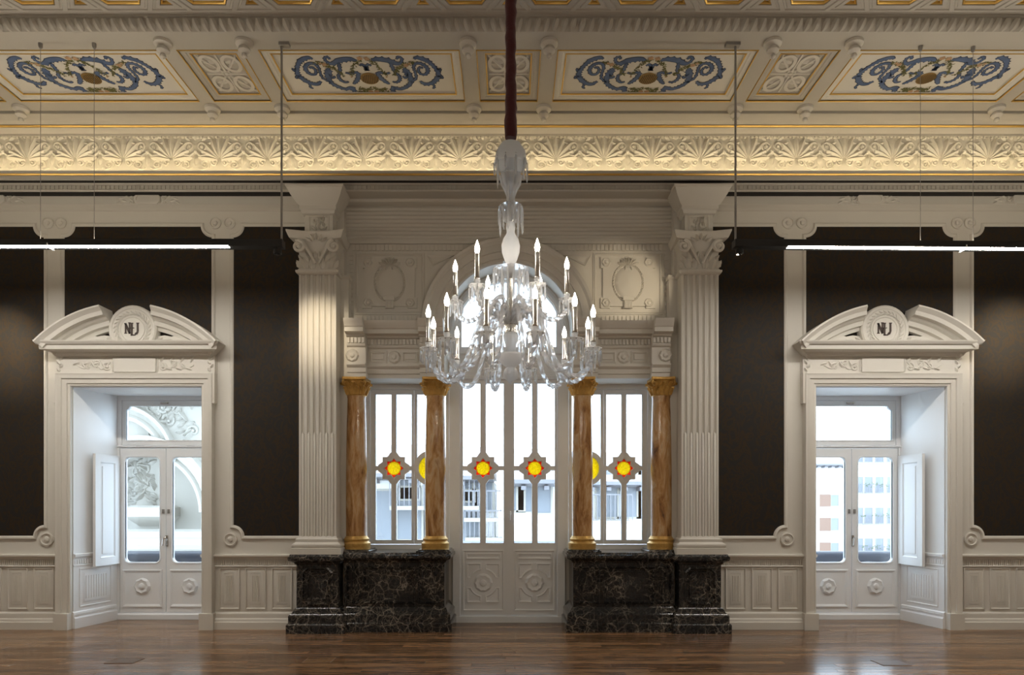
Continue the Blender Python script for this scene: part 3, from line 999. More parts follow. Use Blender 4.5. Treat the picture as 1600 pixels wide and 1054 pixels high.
    # NLJ monogram
    def bar(p, q_, w0, w1):
        d = (Vector(q_) - Vector(p)).normalized()
        nrm = Vector((-d.y, d.x))
        return [tuple(Vector(p) + nrm * w0), tuple(Vector(q_) + nrm * w1), tuple(Vector(q_) - nrm * w1), tuple(Vector(p) - nrm * w0)]
    g = G()
    L = lambda x, z: (c + x * .86 - .005, mz + z * .86)
    for P in (bar(L(-.088, -.055), L(-.088, .078), .008, .008), bar(L(-.092, .08), L(-.03, -.06), .012, .012), bar(L(-.034, -.06), L(-.034, .088), .008, .008),
              bar(L(-.105, -.055), L(-.07, -.055), .005, .005), bar(L(-.05, .088), L(-.018, .088), .005, .005), bar(L(-.105, .078), L(-.08, .078), .005, .005),
              bar(L(-.004, .082), L(-.004, -.078), .011, .011), bar(L(-.02, .082), L(.016, .082), .005, .005), bar(L(-.016, -.08), L(.045, -.08), .008, .006), bar(L(.045, -.08), L(.052, -.045), .006, .003), bar(L(-.045, .012), L(.03, .018), .004, .004),
              bar(L(.078, .082), L(.078, -.03), .010, .011), bar(L(.06, .084), L(.098, .084), .005, .005), bar(L(.078, -.03), L(.062, -.068), .011, .009), bar(L(.064, -.066), L(.036, -.062), .008, .004)):
        g.prism(poly_ccw(P), -.108, -.098)
    obj('monogram', g, 'ink', md, sm=0, label='dark brown NLJ monogram')
for s in (-1, 1):
    surround(s)

# ------------------------------------------------------------------ niche linings and balcony doors
def niche(s, idx):
    c = s * NX
    ang = math.atan2(NHF - NHB, ND)
    L = sqrt(ND ** 2 + (NHF - NHB) ** 2)
    for q in (-1, 1):
        # local frame: x along the reveal from the room edge inwards, -y towards the niche axis
        ox = c + q * NHF
        T = (lambda q, ox: (lambda x, y, z: (ox - q * (x * sin(ang)) + q * y * cos(ang), x * cos(ang) + y * sin(ang), z)))(q, ox)
        obj('reveal_lining', G(T).prism(rect(.012, L - .002, 0, NTOP - .001), -.006, .0), 'white', wall_back, sm=0)
        g = G(T)
        g.sweepx([(0, .835), (-.012, .838), (-.016, .855), (-.03, .862), (-.034, .89), (0, .90)], .015, L - .03)
        g.sweepx([(0, .742), (-.012, .744), (-.014, .758), (0, .762)], .015, L - .03)
        for i in range(18):
            x = .03 + i * .034
            g.box(x, x + .018, -.012, 0, .775, .825)
        obj('reveal_rail', g, 'white', wall_back, sm=20)
        g = G(T)
        g.sweepx([(0, 0), (-.04, 0), (-.04, .12), (-.03, .14), (-.026, .19), (0, .205)], .0, L - .03)
        for i in range(34):
            g.box(.02 + i * .018, .031 + i * .018, -.034, 0, .155, .172)
        obj('reveal_baseboard', g, 'white', wall_back, sm=20)
        g = G(T)
        r = rect(.10, L - .10, .245, .715)
        g.mould(r, [(0.0, 0.0), (0.0, -.012), (-.010, -.014), (-.018, -.003), (-.026, -.003), (-.062, -.016), (-.066, -.016)])
        g.prism(rect(.16, L - .16, .305, .655), -.016, 0)
        for k in range(9):
            x = .19 + k * (L - .38) / 8
            g.tube([(x, -.016, .34), (x, -.016, .62)], .007, 6)
        obj('reveal_panel', g, 'white', wall_back)
    obj('niche_soffit', G(lambda x, y, z: (x, z, NTOP + y)).prism([(c - NHF, .012), (c + NHF, .012), (c + NHB, ND), (c - NHB, ND)], -.006, 0), 'white', wall_back, sm=0)
    Y = ND
    door = empty('door_%d' % idx, (c, Y, 0), label='white glazed balcony double door with transom in the %s niche' % ('left' if s < 0 else 'right'), kind='structure')
    b = NHB
    tr_open = rect(c - b + .06, c + b - .06, 2.26, 2.85)
    lf_open = rect(c - b + .035, c + b - .035, .085, 2.225)
    g = G().prism(rect(c - b, c + b, 0, NTOP), Y - .0, Y + .09, [tr_open, lf_open])
    g.sweepx([(Y, 2.235), (Y - .018, 2.24), (Y - .018, 2.25), (Y, 2.258)], c - b, c + b)
    obj('frame', g, 'white', door, sm=0)
    obj('threshold', G().sweepx([(Y, 0), (Y - .03, 0), (Y - .03, .06), (Y - .015, .075), (Y, .08)], c - b, c + b), 'white', door, sm=0)
    # transom light
    xa, xb, za, zb_ = c - b + .06, c + b - .06, 2.26, 2.85
    hole = notched(xa + .055, xb - .055, za + .07, zb_ - .075, .05, tl=1, tr=1)
    ts = obj('transom', G().prism(rect(xa + .004, xb - .004, za + .004, zb_ - .004), Y + .01, Y + .06, [hole]), 'white', door, sm=0)
    obj('glazing_bead', G().mould(poly_ccw(hole), [(.012, Y + .01), (.010, Y + .002), (0, Y + .006), (0, Y + .03)]), 'white', ts)
    obj('pane', G().prism(hole, Y + .030, Y + .036), 'pane', ts, sm=0)
    obj('latch', G().box(c - .07, c + .02, Y - .008, Y + .012, zb_ - .045, zb_ - .03).lathe([(.014, 0), (.012, .02), (0, .024)], (c + .02, Y + .01, zb_ - .037), 10, 'y'), 'chrome', ts)
    for q in (-1, 1):
        obj('hinge', G().box(c + q * .33 - .05, c + q * .33 + .05, Y - .014, Y + .002, 2.238, 2.254), 'steel', ts, sm=0)
    for q in (-1, 1):
        x0, x1 = sorted((c + q * .004, c + q * (b - .04)))
        gx0, gx1 = sorted((c + q * .085, c + q * (b - .107)))
        hole = rrect(gx0, gx1, .74, 2.107, .06)
        g = G().prism(rect(x0, x1, .09, 2.22), Y + .004, Y + .055, [hole])
        leaf = obj('door_leaf', g, 'white', door, sm=0)
        obj('glazing_bead', G().mould(poly_ccw(hole), [(.016, Y + .005), (.012, Y - .006), (0, Y + .0), (0, Y + .03)]), 'white', leaf)
        obj('pane', G().prism(hole, Y + .028, Y + .034), 'pane', leaf, sm=0)
        pr = rect(gx0 - .035, gx1 + .035, .155, .645)
        obj('lower_panel', G().mould(pr, [(.0, Y + .006), (0, Y - .008), (-.012, Y - .012), (-.03, Y - .004), (-.04, Y + .005)]), 'white', leaf, sm=20)
        obj('rosette', G().rosette((gx0 + gx1) / 2, .43, .105, Y + .004, .03, 8), 'white', leaf)
    # handle on the meeting stile, catch above it
    hx = c + .012
    g = G().box(hx - .014, hx + .014, Y - .006, Y + .006, .95, 1.09)
    g.tube([(hx, Y - .004, 1.06), (hx, Y - .05, 1.06), (hx - .02, Y - .055, 1.05), (hx - .03, Y - .055, .96)], .009, 8)
    obj('door_handle', g, 'chrome', door)
    g = G()
    for q in (-1, 1):
        g.box(c + q * .035 - .012, c + q * .035 + .012, Y - .012, Y + .006, 1.375, 1.43)
    obj('shutter_catch', g, 'steel', door, sm=0)
    # inner shutter folded back against the outer reveal
    hxs = c + s * (b - .03)
    rz = radians(97)
    z0, z1, W = .725, 2.124, .43
    ca, sa = cos(rz), sin(rz)
    # shutter runs from the hinge towards the room, leaning a little outwards
    T = lambda x, y, z: (hxs + s * (x * (-ca) + y * sa * -1), Y - .01 - x * sa + y * -ca * 1.0, z)
    g = G(T)
    g.prism(rect(0, W, z0, z1), -.016, .016, [rect(.075, W - .075, z0 + .09, z1 - .09)])
    sh = obj('shutter', g, 'white', door, sm=0)
    g = G(T)
    g.prism(rect(.07, W - .07, z0 + .085, z1 - .085), -.006, .006)
    for yy in (-1, 1):
        g.mould(rect(.075, W - .075, z0 + .09, z1 - .09), [(0, yy * .016), (-.01, yy * .018), (-.025, yy * .006)])
        g.prism(rect(.125, W - .125, z0 + .15, z1 - .15), *( (-.014, -.004) if yy < 0 else (.004, .014)))
    obj('shutter_panel', g, 'white', sh, sm=20)
    g = G()
    for zz in (.9, 1.42, 1.95):
        g.tube([(hxs, Y - .012, zz - .03), (hxs, Y - .012, zz + .03)], .008, 8)
    obj('hinge', g, 'steel', sh)
niche(-1, 1)
niche(1, 2)

# ------------------------------------------------------------------ fluted pilasters
def pilaster(s):
    side = 'left' if s < 0 else 'right'
    c = s * 2.236
    F = -.22
    root = empty('pilaster', (c, -.1, .915), label='tall fluted cream pilaster with leafy capital %s of the central window' % side, cat='pilaster', group='fluted pilasters')
    hw = .217
    # fluted shaft: real grooves, filled with cables in the lower third
    z0, z1 = 1.119, 4.19
    prof = [(-hw, .1), (-hw, F)]
    nf, fw = 6, .040
    gap = (2 * hw - .05 - nf * fw) / (nf - 1)
    for k in range(nf):
        x = -hw + .025 + k * (fw + gap)
        prof += [(x, F)] + [(x + fw / 2 - fw / 2 * cos(pi * j / 6), F + .022 * sin(pi * j / 6)) for j in range(1, 6)] + [(x + fw, F)]
    prof += [(hw, F), (hw, .1)]
    n = len(prof)
    g = G()
    g.add([(c + x, y, z0) for x, y in prof] + [(c + x, y, z1) for x, y in prof], [(i, (i + 1) % n, n + (i + 1) % n, n + i) for i in range(n)])
    sh = obj('shaft', g, 'plaster', root, sm=50)
    g = G()
    for k in range(nf):
        x = c - hw + .025 + k * (fw + gap) + fw / 2
        g.tube([(x, F + .010, z0), (x, F + .010, 2.32), (x, F + .014, 2.335)], [.017, .017, .008], 8)
    obj('cable_fluting', g, 'plaster', sh)
    obj('back_strip', G().box(c + (-s) * .20, c + (-s) * .315, -.02, .12, .915, 4.19).sweepx([(.1, 4.19), (-.03, 4.19), (-.05, 4.21), (-.05, 4.235), (.1, 4.235)], min(c - s * .20, c - s * .33), max(c - s * .20, c - s * .33)), 'plaster', root, sm=0)
    def block(name, rings, m='plaster', par=root):
        """stack of rectangles [(half width, front y, z)]"""
        g = G()
        vs, fs = [], []
        for h_, y_, z_ in rings:
            vs += [(c - h_, 0, z_), (c - h_, y_, z_), (c + h_, y_, z_), (c + h_, 0, z_)]
        for i in range(len(rings) - 1):
            for k in range(4):
                fs.append((4 * i + k, 4 * i + (k + 1) % 4, 4 * i + 4 + (k + 1) % 4, 4 * i + 4 + k))
        fs += [(0, 1, 2, 3), tuple(4 * (len(rings) - 1) + k for k in range(4))]
        return obj(name, g.add(vs, fs), m, par, sm=25)
    block('base', [(.29, F - .07, .915), (.29, F - .07, .985), (.275, F - .055, .99), (.285, F - .065, 1.01), (.285, F - .065, 1.03), (.262, F - .045, 1.045), (.245, F - .03, 1.06), (.25, F - .035, 1.075), (.25, F - .035, 1.09), (.225, F - .01, 1.105), (.217, F, 1.125)])
    block('necking', [(.217, F, 4.18), (.24, F - .02, 4.19), (.25, F - .03, 4.205), (.25, F - .03, 4.225), (.225, F - .008, 4.235), (.225, F - .008, 4.245)])
    # capital: bell, volutes, leaves, concave abacus
    cap = block('capital', [(.215, F, 4.24), (.215, F, 4.42), (.225, F - .015, 4.50), (.25, F - .04, 4.56), (.26, F - .05, 4.60)])
    ab = []
    for (z, e) in ((4.575, 0), (4.60, .012), (4.645, .03), (4.66, .03)):
        ab.append([(-.30 - e, F - .10 - e), (-.16, F - .055 - e), (0, F - .04 - e), (.16, F - .055 - e), (.30 + e, F - .10 - e), (.27 + e, .1), (-.27 - e, .1)])
    vs = [(c + x, y, z) for (ring, z) in zip(ab, (4.575, 4.60, 4.645, 4.66)) for x, y in ring]
    fs = [(7 * i + k, 7 * i + (k + 1) % 7, 7 * i + 7 + (k + 1) % 7, 7 * i + 7 + k) for i in range(3) for k in range(7)] + [tuple(range(7)), tuple(21 + k for k in range(7))]
    obj('abacus', G().add(vs, fs), 'plaster', cap, sm=25)
    for q in (-1, 1):
        g = G()
        g.spiral(c + q * .205, 4.49, .072, 1.6, radians(90), q, F - .06, .024, 26)
        g.tube([(c + q * .02, F - .02, 4.30), (c + q * .08, F - .04, 4.42), (c + q * .15, F - .06, 4.53), (c + q * .205, F - .07, 4.565)], [.014, .018, .022, .024], 6)
        obj('volute', g, 'plaster', cap)
        g = G()
        for k, (x, z, a, l, wd) in enumerate([(.05, 4.245, 80, .13, .09), (.13, 4.245, 75, .14, .10), (.19, 4.25, 60, .11, .07), (.09, 4.33, 65, .13, .07), (.04, 4.35, 100, .10, .06), (.16, 4.34, 45, .09, .05)]):
            g.leaf(c + q * x, z, radians(90 - q * (90 - a)), l, wd, .035, F - .004)
        obj('acanthus_leaf', g, 'plaster', cap)
    g = G()
    for k in range(5):
        g.leaf(c + (k - 2) * .028, 4.545 + .012 * (2 - abs(k - 2)), radians(90 - (k - 2) * 28), .085, .045, .03, F - .055)
    obj('abacus_flower', g, 'plaster', cap)
    # impost block with leaf panel, flared cornice
    ib = block('impost_block', [(.165, F + .05, 4.655), (.165, F + .05, 4.90)])
    g = G()
    yb = F + .05
    g.mould(rect(c - .115, c + .115, 4.69, 4.885), frame(.6)[::1] and [(a, yb + b_) for a, b_ in frame(.6)])
    rnd = random.Random(3)
    for k in range(22):
        g.leaf(c + rnd.uniform(-.075, .075), 4.71 + rnd.uniform(0, .11), rnd.uniform(.4, 2.7), rnd.uniform(.05, .08), .03, .024, yb)
    obj('leaf_relief', g, 'plaster', ib)
    block('impost_cornice', [(.165, F + .05, 4.895), (.19, F + .02, 4.905), (.20, F + .01, 4.935), (.215, F - .005, 4.95), (.215, F - .005, 4.985), (.24, F - .03, 5.01), (.29, F - .09, 5.08), (.315, F - .12, 5.13), (.32, F - .125, 5.145), (.335, F - .14, 5.155), (.335, F - .14, 5.175)])
for s in (-1, 1):
    pilaster(s)

# ------------------------------------------------------------------ marble pedestals
def ringstack(rects_):
    """[(x0,x1,y0(front),y1(back),z)] lofted"""
    g = G()
    vs, fs = [], []
    for x0, x1, y0, y1, z in rects_:
        vs += [(x0, y1, z), (x0, y0, z), (x1, y0, z), (x1, y1, z)]
    m = len(rects_)
    for i in range(m - 1):
        for k in range(4):
            fs.append((4 * i + k, 4 * i + (k + 1) % 4, 4 * i + 4 + (k + 1) % 4, 4 * i + 4 + k))
    fs += [(0, 1, 2, 3), tuple(4 * (m - 1) + k for k in range(4))]
    return g.add(vs, fs)
def pedestal_profile(top):
    """(projection beyond the die, z)"""
    return [(.095, 0), (.095, .10), (.085, .112), (.075, .115), (.075, .20), (.065, .215), (.04, .235), (.025, .27), (.012, .285), (0, .29),
            (0, top - .125), (.015, top - .118), (.02, top - .10), (.045, top - .085), (.07, top - .075), (.08, top - .06), (.08, top - .03), (.065, top - .022), (.06, top)]
def marble(s):
    side = 'left' if s < 0 else 'right'
    c = s * 2.236
    root = empty('marble_pedestal', (s * 1.6, -.1, 0), label='black veined marble pedestal under the %s pilaster and columns' % side, cat='pedestal', group='black marble pedestals')
    F = -.29
    pr = pedestal_profile(.915)
    obj('pilaster_die', ringstack([(c - .245 - p, c + .245 + p, F + .07 - p, -.001, z) for p, z in pr]), 'marble', root, sm=25)
    o = octo(c - .165, c + .165, .335, .745, .05)
    g = G()
    yf = F + .07
    g.mould(o, [(.02, yf + .002), (.02, yf - .014), (0, yf - .026), (-.012, yf - .006), (-.03, yf - .004), (-.04, yf - .022), (-.055, yf - .022), (-.065, yf + .002)])
    obj('pilaster_panel', g, 'marble', root, sm=20)
    # wall between, with the column block at its inner end
    x0, x1 = sorted((s * 1.95, s * .76))
    F2 = -.13
    pr2 = pedestal_profile(.93)
    obj('sill_wall', ringstack([(x0 - (p if s > 0 else 0), x1 + (p if s < 0 else 0), F2 - p, .42, z) for p, z in pr2]), 'marble', root, sm=25)
    g = G()
    for a, b in ((1.12, 1.70), (.82, 1.06), (1.765, 1.90)):
        xa, xb = sorted((s * a, s * b))
        g.mould(rect(xa, xb, .335, .745), [(.016, F2 + .002), (.016, F2 - .014), (0, F2 - .026), (-.012, F2 - .006), (-.03, F2 - .004), (-.038, F2 - .022), (-.05, F2 - .022), (-.058, F2 + .002)])
    obj('sill_panel', g, 'marble', root, sm=20)
    for cx in (.886, 1.838):
        cc = s * cx
        obj('column_block', ringstack([(max(cc - .185 - p, -1.944), min(cc + .185 + p, 1.944), -.16 - p, .24, z) for p, z in ((.02, .925), (.02, .945), (.0, .952), (0, .962))]), 'marble', root, sm=25)
for s in (-1, 1):
    marble(s)

# ------------------------------------------------------------------ marble columns with gilt capitals
names = {(-1, 1): 'outermost on the left, beside the left pilaster', (-1, 0): 'left of the central door', (1, 0): 'right of the central door', (1, 1): 'outermost on the right, beside the right pilaster'}
for s in (-1, 1):
    for k, cx in enumerate((.886, 1.838)):
        c = s * cx
        yc = .03
        zb = .962
        root = empty('marble_column', (c, yc, zb), label='orange marble column with gilt capital, ' + names[(s, k)], cat='column', group='orange marble columns')
        obj('base', G().lathe([(.165, 0), (.165, .035), (.168, .045), (.168, .07), (.150, .082), (.142, .095), (.15, .105), (.152, .12), (.14, .132), (.132, .145), (.128, .155)], (c, yc, zb), 32), 'goldcap', root, sm=30)
        obj('shaft', G().lathe([(.125, .15), (.126, .5), (.124, 1.0), (.116, 1.5), (.108, 1.80), (.112, 1.815), (.112, 1.83)], (c, yc, zb), 32), 'column', root)
        cap = obj('capital', G().lathe([(.112, 1.83), (.118, 1.84), (.105, 1.85), (.108, 1.90), (.125, 1.96), (.15, 2.01)], (c, yc, zb), 24), 'goldcap', root)
        g = G()
        for i in range(10):
            a = 2 * pi * i / 10
            for (r0, zz, r1, z2, wd) in ((.108, 1.845, .150, 1.93, .034), (.112, 1.90, .175, 1.985, .030)):
                a2 = a + (pi / 10 if zz > 1.87 else 0)
                P = [(c + r * cos(a2), yc + r * sin(a2), zb + z) for r, z in ((r0, zz), (r0 + .012, zz + .05), (r1 - .012, z2), (r1 + .008, z2 - .006), (r1 + .006, z2 - .025))]
                g.tube(P, [wd * .7, wd, wd * .8, wd * .5, wd * .2], 6, .45)
        obj('acanthus_leaves', g, 'goldcap', cap)
        g = G()
        for i in range(4):
            a = pi / 4 + i * pi / 2
            ux, uy = cos(a), sin(a)
            P = []
            for j in range(16):
                t = j / 15
                r = .036 * (1 - .75 * t)
                th = pi / 2 - t * 2.6 * pi
                P.append((c + ux * (.158 + r * cos(th)), yc + uy * (.158 + r * cos(th)), zb + 1.985 + r * sin(th)))
            g.tube(P, .012, 5)
        obj('volutes', g, 'goldcap', cap)
        ab = [(.17 * cos(pi / 4 + i * pi / 2), .17 * sin(pi / 4 + i * pi / 2)) for i in range(4)]
        pts = []
        for i in range(4):
            a, b = Vector(ab[i]) * 1.22, Vector(ab[(i + 1) % 4]) * 1.22
            for t in (0.04, .25, .5, .75, .96):
                p = a.lerp(b, t)
                pts.append(tuple(p * (1 - .16 * sin(pi * t))))
        n = len(pts)
        g = G().add([(c + x * e, yc + y * e, zb + z) for z, e in ((2.012, .92), (2.022, 1), (2.045, 1), (2.05, .97)) for x, y in pts],
                    [(n * i + k2, n * i + (k2 + 1) % n, n * i + n + (k2 + 1) % n, n * i + n + k2) for i in range(3) for k2 in range(n)] + [tuple(range(n)), tuple(3 * n + k2 for k2 in range(n))])
        obj('abacus', g, 'goldcap', cap, sm=25)

# ------------------------------------------------------------------ entablature over the columns, arch and spandrel ornament
for s in (-1, 1):
    side = 'left' if s < 0 else 'right'
    root = empty('entablature', (s * 1.4, 0, 3.01), label='cream entablature with rosettes over the %s pair of marble columns' % side, cat='entablature', group='entablatures over the columns')
    prof = [(.48, 3.012), (-.08, 3.012), (-.08, 3.06), (-.095, 3.065), (-.095, 3.12), (-.11, 3.13), (-.125, 3.15), (-.125, 3.165), (-.09, 3.17), (-.09, 3.36), (-.115, 3.375), (-.125, 3.395), (-.125, 3.40),
            (-.115, 3.40), (-.115, 3.475), (-.15, 3.485), (-.16, 3.50), (-.235, 3.515), (-.235, 3.565), (-.25, 3.575), (-.27, 3.61), (-.29, 3.64), (-.295, 3.655), (.48, 3.655)]
    back = [(y + .10 if y < .4 else y, z) for y, z in prof]
    def seg(a, b, pf, m0, m1, name):
        x0, x1 = sorted((s * a, s * b))
        if s < 0: m0, m1 = m1, m0
        return obj(name, G().sweepx(pf, x0, x1, 0, 0), 'plaster', root, sm=20)
    seg(.765, 1.06, prof, 0, 0, 'column_break')
    seg(1.06, 1.70, back, 0, 0, 'middle_run')
    seg(1.70, 1.92, prof, 0, 0, 'column_break')
    def dent_run(a, b, dy):
        g = G()
        n = int((b - a) / .042)
        for i in range(n):
            x = s * (a + (i + .5) * (b - a) / n)
            g.box(x - .013, x + .013, -.135 + dy, -.11 + dy, 3.408, 3.468)
        obj('dentil_row', g, 'plaster', root, sm=0, kind='stuff')
    dent_run(.77, 1.06, 0); dent_run(1.06, 1.70, .10); dent_run(1.70, 1.918, 0)
    for x, yy in ((.905, -.09), (1.38, .01), (1.86, -.09)):
        obj('frieze_rosette', G().rosette(s * x, 3.265, .078, yy, .022, 8), 'plaster', root)
    for a, b in ((1.10, 1.28), (1.48, 1.66)):
        xa, xb = sorted((s * a, s * b))
        g = G().mould(rect(xa, xb, 3.205, 3.325), [(a_, .01 + b_) for a_, b_ in frame(.7)])
        g.prism(rect(xa + .03, xb - .03, 3.235, 3.295), -.002, .01)
        obj('frieze_panel', g, 'plaster', root, sm=20)
    # medallion panel on the spandrel
    c, zc = s * 1.45, 4.19
    Y = SPY
    root = empty('wreath_medallion', (c, Y, 3.85), label='cream relief panel with oval wreath and four rosettes on the %s of the arch' % side, cat='relief', group='oval wreath reliefs')
    sq = [(c - .32, zc - .30), (c + .32, zc - .30), (c + .32, zc + .30), (c - .32, zc + .30)]
    plate = []
    e, k_ = .075, .10
    plate = [(c - .33, zc - .31), (c - .22, zc - .31), (c - .22, zc - .285), (c + .22, zc - .285), (c + .22, zc - .31), (c + .33, zc - .31), (c + .33, zc - .18), (c + .305, zc - .18), (c + .305, zc + .18), (c + .33, zc + .18),
             (c + .33, zc + .31), (c + .22, zc + .31), (c + .22, zc + .285), (c - .22, zc + .285), (c - .22, zc + .31), (c - .33, zc + .31), (c - .33, zc + .18), (c - .305, zc + .18), (c - .305, zc - .18), (c - .33, zc - .18)]
    obj('plate', G().prism(plate, Y - .025, Y), 'plaster', root, sm=0)
    for dx in (-.265, .25):
        for dz in (-.245, .245):
            obj('rosette', G().rosette(c + dx, zc + dz, .055, Y - .025, .02, 6, 24), 'plaster', root)
    g = G().lathe([(1, 0), (.95, .012), (.7, .025), (0, .034)], (0, 0, 0), 36, 'y')
    g.v = [(c + x * .165, Y - .02 + y, zc + z * .205) for x, y, z in g.v]
    obj('oval_boss', g, 'plaster', root)
    g = G()
    for i in range(40):
        a = 2 * pi * i / 40
        g.leaf(c + .168 * cos(a), zc + .213 * sin(a), a + pi / 2 - .5, .045, .03, .022, Y - .024, 3)
        g.leaf(c + .190 * cos(a), zc + .236 * sin(a), a + pi / 2 + .4, .04, .026, .018, Y - .024, 3)
    obj('wreath', g, 'plaster', root)
    g = G()
    for k in range(7):
        g.leaf(c + (k - 3) * .012, zc + .21, radians(90 - (k - 3) * 24), .10, .045, .04, Y - .03)
    g.leaf(c - .03, zc + .20, radians(-100), .06, .03, .03, Y - .03)
    g.leaf(c + .03, zc + .20, radians(-80), .06, .03, .03, Y - .03)
    obj('crest', g, 'plaster', root)
    g = G().box(c - .065, c + .065, Y - .07, Y - .02, zc - .225, zc - .175).box(c - .05, c + .05, Y - .055, Y - .02, zc - .315, zc - .225)
    for k in range(4):
        g.tube([(c - .036 + k * .024, Y - .055, zc - .31), (c - .036 + k * .024, Y - .055, zc - .235)], .008, 6)
    obj('bracket', g, 'plaster', root, sm=20)
    # spandrel frames
    xa, xb = sorted((s * .98, s * 1.88))
    g = G()
    g.mould(rect(min(s * 1.04, s * 1.86), max(s * 1.04, s * 1.86), 3.82, 4.545), [(a_, Y + b_) for a_, b_ in frame(.9)])
    obj('spandrel_frame', g, 'plaster', spandrel, sm=20)
    g = G()
    for i in range(17):
        x = s * (1.00 + i * .05)
        if i > 1: g.box(x - .018, x + .018, Y - .014, Y, 3.715, 3.79)
    for i in range(17):
        g.box(s * 1.92 - .022, s * 1.92 + .022, Y - .014, Y, 3.72 + i * .05, 3.752 + i * .05)
    obj('spandrel_dentils', g, 'plaster', spandrel, sm=0, kind='stuff')
    # sunk triangle beside the arch
    t = poly_ccw([(s * .66, 4.53), (s * 1.0, 4.53), (s * .93, 4.40)])
    obj('spandrel_triangle', G().mould(t, [(.0, Y), (.0, Y - .012), (-.015, Y - .004), (-.03, Y)]), 'plaster', spandrel, sm=20)
g = G()
for i in range(76):
    x = -1.89 + i * .0505
    g.box(x - .018, x + .018, SPY - .014, SPY, 4.585, 4.66)
obj('dentil_strip', g, 'plaster', spandrel, sm=0, kind='stuff')
obj('dentil_moulding', G().sweepx([(SPY, 4.665), (SPY - .03, 4.668), (SPY - .035, 4.69), (SPY, 4.70)], -BAY, BAY), 'plaster', spandrel, sm=20)
for i in range(8):      # reeded band
    z = 4.735 + i * .049
    obj('reed', G().sweepx([(SPY, z), (SPY - .012, z + .004), (SPY - .018, z + .02), (SPY - .012, z + .036), (SPY, z + .04)], -BAY, BAY), 'plaster', spandrel, sm=60)
obj('bay_fascia', G().sweepx([(SPY, 5.13), (-.0, 5.13), (-.02, 5.145), (-.02, 5.16), (.03, 5.165), (.03, 5.21), (SPY, 5.21)], -BAY, BAY), 'plaster', spandrel, sm=20)
ap = arc(0, SPR, ARC_R, 180, 0, 40)
obj('archivolt', G().mould(ap[::-1], [(0, SPY), (0.0, SPY - .03), (-.0, SPY - .03), (.02, SPY - .045), (.05, SPY - .04), (.055, SPY - .05), (.13, SPY - .055), (.135, SPY - .07), (.22, SPY - .075), (.25, SPY - .10), (.285, SPY - .11), (.295, SPY - .06), (.30, SPY)], closed=False), 'plaster', spandrel, sm=20)
obj('keystone', G().prism([(-.07, SPR + .76), (.07, SPR + .76), (.10, SPR + 1.09), (-.10, SPR + 1.09)], SPY - .13, SPY).spiral(0, SPR + .98, .05, 1.2, 0, 1, SPY - .13, .016, 14), 'plaster', spandrel, sm=25)

# ------------------------------------------------------------------ central windows and doors
WY = 0.43
def star(cx, cz, R, r, n=8, a0=90):
    return [((R if i % 2 == 0 else r) * cos(radians(a0 + i * 22.5)) + cx, (R if i % 2 == 0 else r) * sin(radians(a0 + i * 22.5)) + cz) for i in range(16)]
def star_block(cx, cz, par, y0, y1):
    h = .142
    k = .055
    o = []
    for q in range(4):
        a = q * pi / 2
        pts = [(-h, -h), (-h * .55, -h), (-h * .28, -h - k), (h * .28, -h - k), (h * .55, -h)]
        o += [(cx + x * cos(a) - z * sin(a), cz + x * sin(a) + z * cos(a)) for x, z in pts]
    st = star(cx, cz, .122, .088)
    b = obj('star_tracery', G().prism(o, y0, y1, [st]), 'white', par, sm=0)
    obj('glazing_bead', G().mould(poly_ccw(st), [(.014, y0), (.010, y0 - .010), (0, y0 - .004), (0, y0 + .02)]), 'white', b, sm=0)
    ym = (y0 + y1) / 2
    obj('red_star_pane', G().prism(star(cx, cz, .126, .091), ym, ym + .004, [ell(cx, cz, .083, .083, 28)]), 'red', b, sm=0)
    obj('yellow_pane', G().prism(ell(cx, cz, .085, .085, 28), ym - .008, ym - .002), 'yellow', b, sm=0)
def quad_panes(xs, cx, z0, z1, zmid, clear, rail=.028):
    """pane outlines left/right of a mullion at cx, cut back around the tracery; clear(dx) = half height kept free"""
    out = []
    for xa, xb in xs:
        n = 10
        for up in (-1, 1):
            edge = []
            for i in range(n + 1):
                x = xa + (xb - xa) * i / n
                edge.append((x, zmid + up * max(rail, clear(abs(x - cx)))))
            zz = z1 if up > 0 else z0
            out.append(poly_ccw(edge + [(xb, zz), (xa, zz)]))
    return out
def star_clear(d):
    return .150 if d < .075 else (.142 if d < .143 else 0.0)
def ring_clear(d):
    return sqrt(max(0, .20 ** 2 - d * d))
def glazed(par, name, x0, x1, z0, z1, y0, y1, xs, cx, pz0, pz1, clear):
    """leaf or sash: frame with mullions around tracery, panes and beads"""
    panes = quad_panes(xs, cx, pz0, pz1, ZS, clear)
    rr = .165 if clear is ring_clear else .126
    core = ell(cx, ZS, rr, rr, 24)
    sash = obj(name, G().prism(rect(x0, x1, z0, z1), y0, y1, panes + [core]), 'white', par, sm=0)
    g = G()
    for h_ in panes:
        obj('pane', G().prism(h_, (y0 + y1) / 2 + .006, (y0 + y1) / 2 + .011), 'pane', sash, sm=0)
        g.mould(h_, [(.010, y0), (.006, y0 - .006), (0, y0 - .002), (0, y0 + .02)])
    obj('glazing_bead', g, 'white', sash, sm=0)
    return sash
ZS = 1.953
